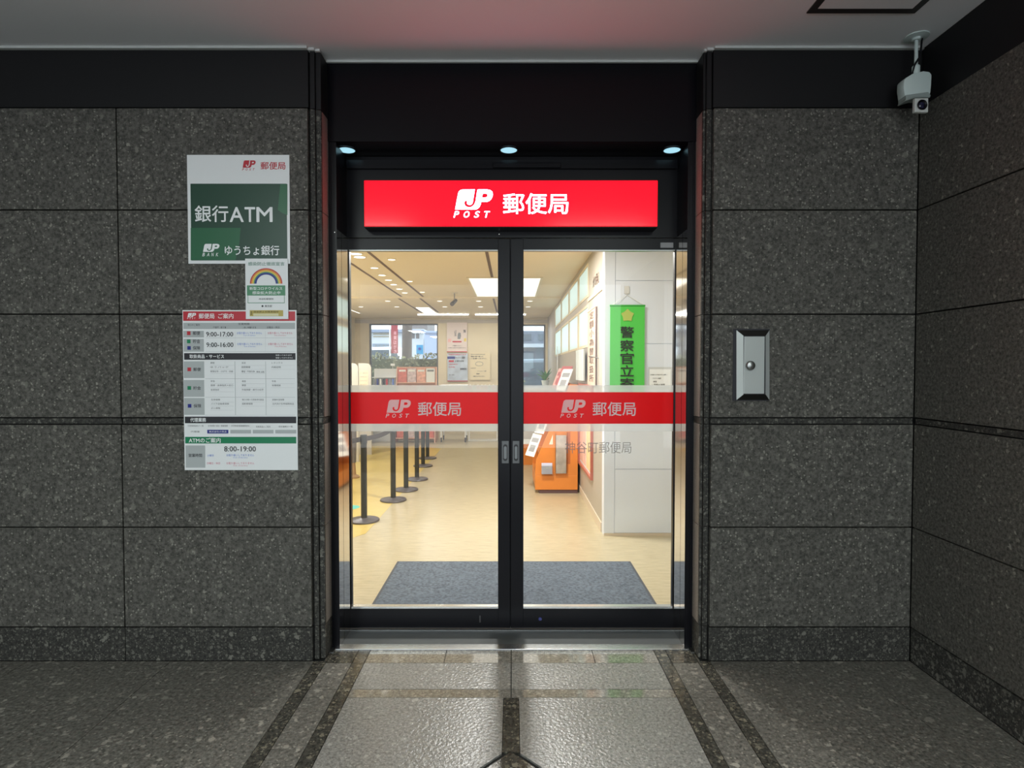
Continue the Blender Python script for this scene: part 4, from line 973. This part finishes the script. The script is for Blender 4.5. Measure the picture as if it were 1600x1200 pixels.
LEAF = pbr('leaf_green', (0.10,0.30,0.06), 0.5); rnd = random.Random(3)
for i in range(22):
    a = rnd.uniform(0, 6.28); el = rnd.uniform(0.5, 1.35); L_ = rnd.uniform(0.16, 0.34); d = Vector((math.cos(a)*math.cos(el), math.sin(a)*math.cos(el), math.sin(el)))
    sd = d.cross(Vector((0,0,1))).normalized()*0.02; p0 = Vector((x, y, z+0.11)); p1 = p0+d*L_*0.55; p2 = p0+d*L_+Vector((d.x, d.y, -0.5))*0.08; up = sd.cross(d).normalized()*0.004
    g = G().add([p0, p1-sd, p2, p1+sd, p1+up*2], [(0,1,4), (1,2,4), (2,3,4), (3,0,4), (0,3,2,1)])
    build('leaf', g, LEAF, t)

# ------------------------------------------------------------------ back of the office
YK = 12.35
# wide magazine rack
rk = thing('magazine_rack', (X(655, YK), YK, 0), 'wide pamphlet rack with rows of red covers in front of the back window', 'rack')
rx0, rx1 = X(619, YK), X(682, YK)
WOODP = pbr('pale_pink_wood', (0.72,0.42,0.30), 0.5)
ztp = Z(573, YK)
build('side_panel', G().prism([(YK-0.25, 0.0), (YK+0.1, 0.0), (YK+0.1, ztp), (YK+0.05, ztp)], rx0, rx0+0.02, 'x'), WOODP, rk)
build('side_panel', G().prism([(YK-0.25, 0.0), (YK+0.1, 0.0), (YK+0.1, ztp), (YK+0.05, ztp)], rx1-.02, rx1, 'x'), WOODP, rk)
build('back_panel', G().box(rx0+.02, rx1-.02, YK+0.08, YK+0.1, 0.02, ztp-.002), WOODP, rk)
for z in (0.08, 0.47, 0.86, 1.25): build('shelf', G().box(rx0+.021, rx1-.021, YK-0.22+z*0.17, YK+0.079, z, z+.02), WOODP, rk)
COV = [pbr('cover_red', (0.62,0.16,0.12), 0.4, var=(18, .3)), pbr('cover_lilac', (0.62,0.50,0.52), 0.4, var=(18, .3)), pbr('cover_salmon', (0.78,0.40,0.30), 0.4, var=(18, .3)), WHITE]
cw = (rx1-rx0-0.06)/4
wrds = [('lowest', 0.0), ('second', 1), ('third', 2), ('top', 3)]; colw = ['leftmost', 'second', 'third', 'rightmost']
for r_, z in enumerate((0.101, 0.491, 0.881, 1.271)):
    for c_ in range(4):
        x0 = rx0+0.03+c_*cw; yy = YK-0.2+z*0.14+0.02
        mt = COV[3] if (c_ == 3 and r_ == 3) else COV[(r_+c_) % 3]
        t = thing('magazine', (x0+cw/2, yy, z), '%s magazine on the %s shelf of the wide pamphlet rack' % (colw[c_], wrds[r_][0]), 'magazine', 'magazines in the wide rack')
        build('cover', G().box(x0+.008, x0+cw-.008, yy, yy+.008, z, z+.30), mt, t)
        build('title_strip', G().box(x0+.03, x0+cw-.03, yy-.001, yy, z+.23, z+.27), PW if mt != WHITE else INKG, t)
        t.rotation_euler = (-0.06, 0, 0)
# grey stationery display beside it
dx0, dx1 = X(580, YK), X(618, YK); t = thing('stationery_display', ((dx0+dx1)/2, YK, 0), 'pale grey stationery display left of the wide pamphlet rack', 'display')
build('cabinet', G().box(dx0, dx1, YK, YK+0.3, 0.001, 1.10), pbr('display_grey', (0.55,0.56,0.56), 0.5), t)
build('header_board', G().box(dx0, dx1, YK+0.26, YK+0.3, 1.101, Z(576, YK)), pbr('display_pale', (0.66,0.68,0.68), 0.5), t)
for j in range(2): build('shelf', G().box(dx0+.01, dx1-.01, YK+0.02, YK+0.259, 1.20+0.17*j, 1.21+.17*j), WHITE, t)
pc = [INKG, NAVY, PW, INK, RED, PG, BLUET]
for i in range(7):
    x0 = dx0+0.03+i*0.067; zz = 1.212
    t = tag(build('stationery_pack', G().box(x0, x0+0.04, YK+0.06, YK+0.10, zz, zz+0.13), pc[i], bevel=.003), '%s upright packet on the shelf of the grey stationery display' % ['dark grey', 'navy', 'white', 'black', 'red', 'mid grey', 'blue'][i], 'packet', 'packets on the stationery display')
# small white round sign above the display
x, z = at(609.5, 570, YK)
t = thing('price_sign', (x, YK+.28, Z(576, YK)), 'small white card on a stem above the grey stationery display', 'card')
build('card', G().box(x-.045, x+.045, YK+.27, YK+.276, z-.02, z+.03), WHITE, t, bevel=.002); build('stem', G().tube([(x, YK+.277, Z(576, YK)), (x, YK+.277, z)], .004, 6), WHITE, t)
# two rounded white partition boards at the left edge
CRB = pbr('cream_partition', (0.56,0.53,0.47), 0.5)
for i, (pa, pb, yy, lab) in enumerate(((541, 559.5, 9.6, 'rounded cream counter partition at the left edge of the glass, nearer one'), (560, 579.5, 10.4, 'rounded cream counter partition with a printed sheet, farther one'))):
    x0, x1 = X(pa, yy), X(pb, yy); zt_ = Z(567.5, yy); t = thing('counter_partition', ((x0+x1)/2, yy, 0), lab, 'partition', 'counter partitions')
    r = 0.09; P = [(x0, 0.001), (x1, 0.001)] + [(x1-r+r*math.cos(a), zt_-r+r*math.sin(a)) for a in [math.pi/2*j/8 for j in range(9)]] + [(x0, zt_)]
    build('board', G().prism(P, yy, yy+.04, 'y'), CRB, t)
    if i:
        build('sheet', G().box(x0+.02, x1-.05, yy-.002, yy, zt_-.48, zt_-.13), CREAM, t)
        g = G()
        for j, s_ in enumerate(('ご案内', '受付時間のお知らせ', '窓口ではマスクの', '着用をお願いします')): T(g, s_, (x0+.035, x1-.065, zt_-.19-.07*j, zt_-.165-.07*j), yy-.0025, res=1)
        build('lettering', g, INKG, t, recalc=False)
# the long service counter behind the partitions
t = thing('service_counter', (-3.3, 9.5, 0), 'pale service counter along the left side of the office', 'counter')
build('counter_front', G().box(XL+.02, -2.95, 6.0, 12.2, 0.06, 0.98), pbr('counter_pale', (0.70,0.62,0.48), 0.5), t)
build('worktop', G().box(XL+.02, -2.90, 5.95, 12.25, 0.981, 1.02), WHITE, t, bevel=.004)
# white table on castors in the middle back
yt_ = 12.2; tx0, tx1 = X(687, yt_), X(729, yt_); zt_ = 1.18
t = thing('writing_table', ((tx0+tx1)/2, yt_, 0), 'white high writing table on castors below the wall posters', 'table')
build('tabletop', G().box(tx0-.01, tx1+.01, yt_-.05, yt_+.5, zt_, zt_+.035), PW, t, bevel=.006)
for (x, y) in ((tx0+.03, yt_), (tx1-.03, yt_), (tx0+.03, yt_+.42), (tx1-.03, yt_+.42)):
    l = build('leg', G().tube([(x, y, zt_), (x, y, 0.10)], .018, 10), PW, t, smooth=True)
    build('castor', G().lathe((x-.012, y, 0.042), [(0.015,0),(0.04,0.002),(0.04,0.022),(0.015,0.024)], 14, ax='x').box(x-.015, x+.015, y-.012, y+.012, .075, .10), INK, l)
build('cross_rail', G().tube([(tx0+.03, yt_, 0.28), (tx1-.03, yt_, 0.28)], .012, 8), PW, t)
build('lower_shelf', G().box(tx0+.04, tx1-.04, yt_+.05, yt_+.4, .45, .47), PW, t)
for (pa, pb, lab) in ((687, 697, 'left white paper bin under the high writing table'), (716, 724, 'right white paper bin under the high writing table')):
    x0, x1 = X(pa, 12.4), X(pb, 12.4); z0 = Z(680, 12.4)
    tb = thing('hanging_bin', ((x0+x1)/2, 12.47, 0.471), lab, 'bin', 'bins under the writing table')
    build('bin_body', G().lathe(((x0+x1)/2, 12.47, 0.471), [(0.055,0),(0.065,0.30)], 16), CRB, tb, smooth=True); build('bin_rim', G().lathe(((x0+x1)/2, 12.47, 0.765), [(0.066,0),(0.07,0.006),(0.066,0.012)], 16), WHITE, tb)
# small red and green trinkets at the right end
rnd = random.Random(5)
for i, px in enumerate((735, 741, 747, 753, 759, 765, 771)):
    x, _ = at(px, 600, 12.5); nm = ['leftmost', 'second', 'third', 'fourth', 'fifth', 'sixth', 'rightmost'][i]; mt = [RED, GRN4, RED, ORP, RED, GRN4, RED][i]
    if i == 0:
        sh = thing('display_stand', (X(755, 12.5), 12.5, 0), 'clear topped display stand beside the writing table, right of the posters', 'stand')
        sa, sb = X(731.5, 12.5), X(778, 12.5)
        build('shelf_board', G().box(sa, sb, 12.4, 12.7, 1.10, 1.12), PW, sh)
        for xx in (sa+.02, sb-.02): build('upright', G().box(xx-.012, xx+.012, 12.5, 12.53, 0.02, 1.10), PW, sh)
        build('foot', G().box(sa, sb, 12.38, 12.66, 0.001, .02), PW, sh)
    t = thing('figurine', (x, 12.5, 1.12), '%s small figure on the display stand under the text poster' % nm, 'figurine', 'figures on the display stand')
    build('body', G().lathe((x, 12.5, 1.1205), [(0.022,0),(0.028,0.03),(0.015,0.07)], 12), mt, t, smooth=True)
    build('head', G().lathe((x, 12.5, 1.185), [(0.006,0),(0.018,0.010),(0.018,0.022),(0.004,0.034)], 12), PW, t, smooth=True)
# carton
x0, x1 = X(671, 12.7), X(683, 12.7)
t = thing('carton', ((x0+x1)/2, 12.8, 0), 'tan cardboard carton on the floor left of the writing table', 'box')
build('box_body', G().box(x0, x1, 12.7, 12.95, .001, .24), pbr('cardboard', (0.62,0.38,0.22), 0.8), t); build('flap', G().box(x0, x1, 12.7, 12.82, .241, .245), pbr('cardboard_light', (0.70,0.46,0.28), 0.8), t)
build('tape', G().box((x0+x1)/2-.02, (x0+x1)/2+.02, 12.699, 12.6995, .0, .24), CREAM, t)
# posters on the back wall
YQ = YB-0.035
def q6(x, y): return (655+x*125/1250, 495+y*120/1200)
def poster(label, a, c, mat):
    x0, z1 = at(*q6(*a), YQ); x1, z0 = at(*q6(*c), YQ)
    t = thing('wall_poster', ((x0+x1)/2, YQ, z0), label, 'poster', 'posters on the back wall'); build('sheet', G().box(x0, x1, YQ, YQ+.004, z0, z1), mat, t); return t
def pr(t, nm, mat, items):
    g = G()
    for (a, b_, c, d_) in items: x0, z1 = at(*q6(a, b_), YQ-.001); x1, z0 = at(*q6(c, d_), YQ-.001); g.box(x0, x1, YQ-.001, YQ, z0, z1)
    return build(nm, g, mat, t)
def pt(t, nm, mat, items, **k):
    g = G()
    for (s_, a, b_, c, d_) in items: TX(g, s_, (*q6(a, b_), *q6(c, d_)), YQ-.0025, res=1, bold=0.03, **k)
    return tag(build(nm, g, mat, t, recalc=False), kind='stuff')
t = poster('upper pale pink poster with a small dark figure drawing on the back wall', (432, 90), (748, 552), pbr('pale_pink_sheet', (0.72,0.62,0.58), 0.5))
pr(t, 'red_stripe', RED, [(432,540,748,552), (520,378,662,400)]); pr(t, 'pink_block', PRl, [(450,345,500,395)]); pr(t, 'ochre_block', YELP, [(700,335,735,385)])
x, z = at(*q6(627, 300), YQ-.003); build('figure_drawing', G().add([(x-.045,YQ-.002,z-.07),(x+.02,YQ-.002,z-.075),(x+.04,YQ-.002,z),(x+.03,YQ-.002,z+.075),(x-.02,YQ-.002,z+.08),(x-.04,YQ-.002,z+.03)], [(0,1,2,3,4,5)]), INKG, t, recalc=False)
pt(t, 'lettering', INK, [('かんぽ', 550,200,580,310), ('学資', 690,200,725,250), ('ご相談ください', 520,445,662,460), ('お問い合わせは窓口まで', 455,480,730,492)])
t = poster('lower pale blue poster with a red label and blue heading on the back wall', (440, 572), (758, 1010), pbr('pale_blue_sheet', (0.48,0.55,0.64), 0.5, var=(6, .2)))
pr(t, 'red_stripe', RED, [(440,996,758,1008), (462,678,540,708)]); pr(t, 'blue_heading', NAVY, [(440,620,560,658)])
pt(t, 'lettering', INK, [('キャンペーン実施中', 565,620,720,658), ('お得な切手', 560,680,700,705), ('期間限定', 640,800,740,830), ('詳しくは窓口へ', 470,900,560,915)]); pt(t, 'red_lettering', RED, [('送料割引', 465,735,600,750), ('10%', 465,775,560,795), ('年賀状印刷承ります', 455,582,735,600)])
t = poster('cream poster with black text and a small line drawing, right of the two coloured posters', (795, 560), (1110, 985), pbr('cream_sheet', (0.76,0.66,0.45), 0.5))
pt(t, 'lettering', INK, [('忘れものはありませんか', 805,578,1030,594), ('現金の取り扱いに', 805,608,1000,630), ('ご注意ください。', 805,642,1055,662), ('お手回り品', 805,796,880,808), ('キャッシュカード・通帳', 910,842,1045,856), ('暗証番号', 895,882,945,900), ('係員におたずねください', 845,922,1025,938)])
xq, zq = at(*q6(938, 735), YQ-.002); g = G()
ring = [(xq+.09*math.cos(a), YQ-.002, zq+.05*math.sin(a)) for a in [2*math.pi*i/20 for i in range(21)]]; build('line_drawing', G().tube(ring, .004, 5, cap=False), INKG, t)

# ------------------------------------------------------------------ street seen through the back windows
struct('ground', G().box(-30, 30, YB+0.21, 60, -0.15, -0.05), pbr('asphalt', (0.20,0.21,0.22), 0.8))
rnd = random.Random(11)
vs = []; fs = []
for i in range(5200):
    x = rnd.uniform(-4.6, 0.35 if i % 3 else -1.2); y = rnd.uniform(15.0, 15.7); z = rnd.uniform(0.1, 1.93+0.06*math.sin(x*5)); 
    if x > -1.2: z = rnd.uniform(0.1, 1.25)
    s_ = rnd.uniform(.03, .06); a = Vector((rnd.uniform(-1,1), rnd.uniform(-1,1), rnd.uniform(-1,1))).normalized()*s_; b = a.orthogonal().normalized()*s_*0.6
    c = Vector((x, y, z)); k_ = len(vs); vs += [tuple(c-a), tuple(c-b), tuple(c+a), tuple(c+b)]; fs.append((k_, k_+1, k_+2, k_+3))
g = G(); g.v = vs; g.f = fs; g.mi = [0]*len(fs)
hed = thing('hedge', (-2, 15.35, -0.05), 'clipped green hedge outside the left back window', 'hedge')
o = build('foliage', g, pbr('hedge_leaf', (0.17,0.16,0.075), 0.7, var=(9, .5)), hed, recalc=False); o['kind'] = 'stuff'
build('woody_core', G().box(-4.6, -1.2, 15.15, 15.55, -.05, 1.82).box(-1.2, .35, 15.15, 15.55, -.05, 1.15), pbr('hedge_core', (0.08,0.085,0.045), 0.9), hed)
xt = X(635.5, 17.0)
t = thing('tree_trunk', (xt, 17, -.05), 'thick brown tree trunk rising behind the hedge', 'tree')
build('bark', G().tube([(xt+.03,17,-.05),(xt,17,1.5),(xt+.02,17,3),(xt-.02,17,5.5)], [.19,.15,.145,.13], 14), pbr('bark', (0.11,0.085,0.075), 0.9, var=(14, .4)), t, smooth=True)
# red banner sign on a post
yy = 16.3; x0, z1 = at(611, 508, yy); x1, z0 = at(622, 552, yy)
t = thing('street_banner', (x0-.03, yy, -.05), 'tall red banner on a pole outside the left back window', 'banner')
build('pole', G().tube([(x0-.03,yy,-.05),(x0-.03,yy,z1+.1)], .02, 8), STEEL, t); build('cloth', G().box(x0, x1, yy, yy+.004, z0, z1), pbr('banner_red', (0.30,0.02,0.035), 0.7), t)
g = G()
for i, ch in enumerate('年賀はがき'): T(g, ch, (x0+.07, x1-.04, z1-.28-.13*i, z1-.17-.13*i), yy-.001, res=2, bold=.01)
build('lettering', g, pbr('banner_pink_letter', (0.75,0.35,0.40), 0.6), t, recalc=False)
# buildings
BW = pbr('building_white', (0.60,0.61,0.62), 0.6); BGY = pbr('building_blue_grey', (0.22,0.26,0.36), 0.6); BBR = pbr('building_brown', (0.17,0.145,0.145), 0.6)
Yb = 30.0
def bz(nm, mat, t, px0, py0, px1, py1, y=Yb, d=1.0): x0, z1 = at(px0, py0, y); x1, z0 = at(px1, py1, y); return build(nm, G().box(x0, x1, y, y+d, z0, z1), mat, t)
t = thing('white_building', (X(612, Yb), Yb, -.05), 'white building with a striped facade across the street', 'building')
x0, x1 = X(555, Yb), X(662, Yb); build('facade', G().box(x0, x1, Yb, Yb+6, -.05, Z(514, Yb)), BW, t)
bz('cornice_band', BGY, t, 555, 515, 662, 519, Yb-.3, .3)
for (a, b_) in ((520.5, 523), (525, 527)): bz('window_strip', pbr('warm_window', (0.34,0.29,0.20), 0.3), t, 583, a, 611, b_, Yb-.02, .05)
for (a, b_) in ((643, 648), (650, 655)): bz('window', BBR, t, a, 521, b_, 529, Yb-.02, .05)
sf = bz('shop_front', pbr('shop_front_blue', (0.22,0.27,0.34), 0.4), t, 582, 537, 611, 552, Yb-.05, .05)
for i in range(4): bz('shop_window', INKG, t, 586+6*i, 538.5, 589+6*i, 542, Yb-.08, .03)
t = thing('brown_building', (X(655, 36.5), 36.5, -.05), 'brown building partly hidden behind the white one', 'building')
build('facade', G().box(X(640, 36.5), X(668, 36.5), 36.5, 40, -.05, Z(514.5, 36.5)+.6), BBR, t); bz('window', BW, t, 645, 516, 660, 518, 36.4, .04)
t = thing('pale_blue_building', (X(674, 27), 27, -.05), 'pale blue building at the right edge of the left back window', 'building')
build('facade', G().box(X(663, 27), X(700, 27), 27, 33, -.05, Z(517, 27)), pbr('pale_blue_wall', (0.36,0.41,0.56), 0.6), t); bz('window_band', BGY, t, 664, 519, 698, 521, 26.9, .1)
t = thing('blue_street_sign', (X(655.5, 20), 20, -.05), 'bright blue square sign standing in the street', 'sign')
bz('sign_plate', pbr('cyan_sign', (0.01,0.24,0.45), 0.4), t, 650.5, 539, 661, 553.5, 20, .03); build('post', G().tube([(X(655.5,20),20.05,-.05),(X(655.5,20),20.05,1.9)], .03, 8), STEEL, t)
x, z = at(655.5, 545, 19.97); build('sign_mark', G().lathe((x, 19.985, z), [(0.05,0),(0.05,0.01)], 14, ax='y'), NAVY, t)
# white car
def car(xc, y, col, label, nm='car', L=4.2, Hc=1.75, zoff=-0.05, s=1.0):
    t = thing(nm, (xc, y, zoff), label, 'car'); h = Hc
    P = [(-L/2, .35), (-L/2, .85), (-L/2+.9, 1.0), (-L/2+1.5, h-.05), (L/2-.9, h), (L/2-.1, 1.05), (L/2, .9), (L/2, .35)]
    build('body', G().prism([(xc+a, zoff+b) for a, b in P], y, y+1.65, 'y'), col, t, bevel=.05)
    W2 = [(-L/2+1.15, 1.05), (-L/2+1.6, h-.15), (L/2-.95, h-.12), (L/2-.4, 1.08)]
    build('side_window', G().prism([(xc+a, zoff+b) for a, b in W2], y-.006, y-.001, 'y'), pbr('car_glass', (0.05,0.07,0.09), 0.1), t)
    for a in (-L/2+.8, L/2-.8): 
        wh = build('wheel', G().lathe((xc+a, y-.02, zoff+.33), [(0.2,0),(0.32,0.01),(0.33,0.20),(0.2,0.21)], 20, ax='y'), INK, t, smooth=True)
        build('hub_cap', G().lathe((xc+a, y-.035, zoff+.33), [(0.05,0),(0.18,0.01)], 16, ax='y'), STEEL, wh)
    return t
car(-5.6, 21.5, pbr('car_white', (0.85,0.87,0.88), 0.25), 'white car parked behind the hedge, at the left of the back window', L=4.4, Hc=2.45)
car(0.2, 18.5, pbr('car_silver_blue', (0.16,0.20,0.25), 0.25), 'grey blue van outside the right back window', L=4.6, Hc=1.95)
t = thing('grey_building', (1.0, 33, -.05), 'dark grey building beyond the right back window', 'building')
build('facade', G().box(-2.6, 6, 33, 38, -.05, Z(517, 33)), pbr('building_dark_grey', (0.12,0.14,0.18), 0.6), t)
build('awning', G().box(-2.4, 6, 31.8, 33, Z(540, 32)-.1, Z(540, 32)+.1), pbr('awning_grey', (0.40,0.43,0.46), 0.5), t)
for i in range(5): build('window', G().box(-2.1+1.2*i, -1.3+1.2*i, 32.95, 33, Z(532, 33), Z(522, 33)), pbr('car_glass', (0.05,0.07,0.09), 0.1), t)
print('objects', len(bpy.data.objects))
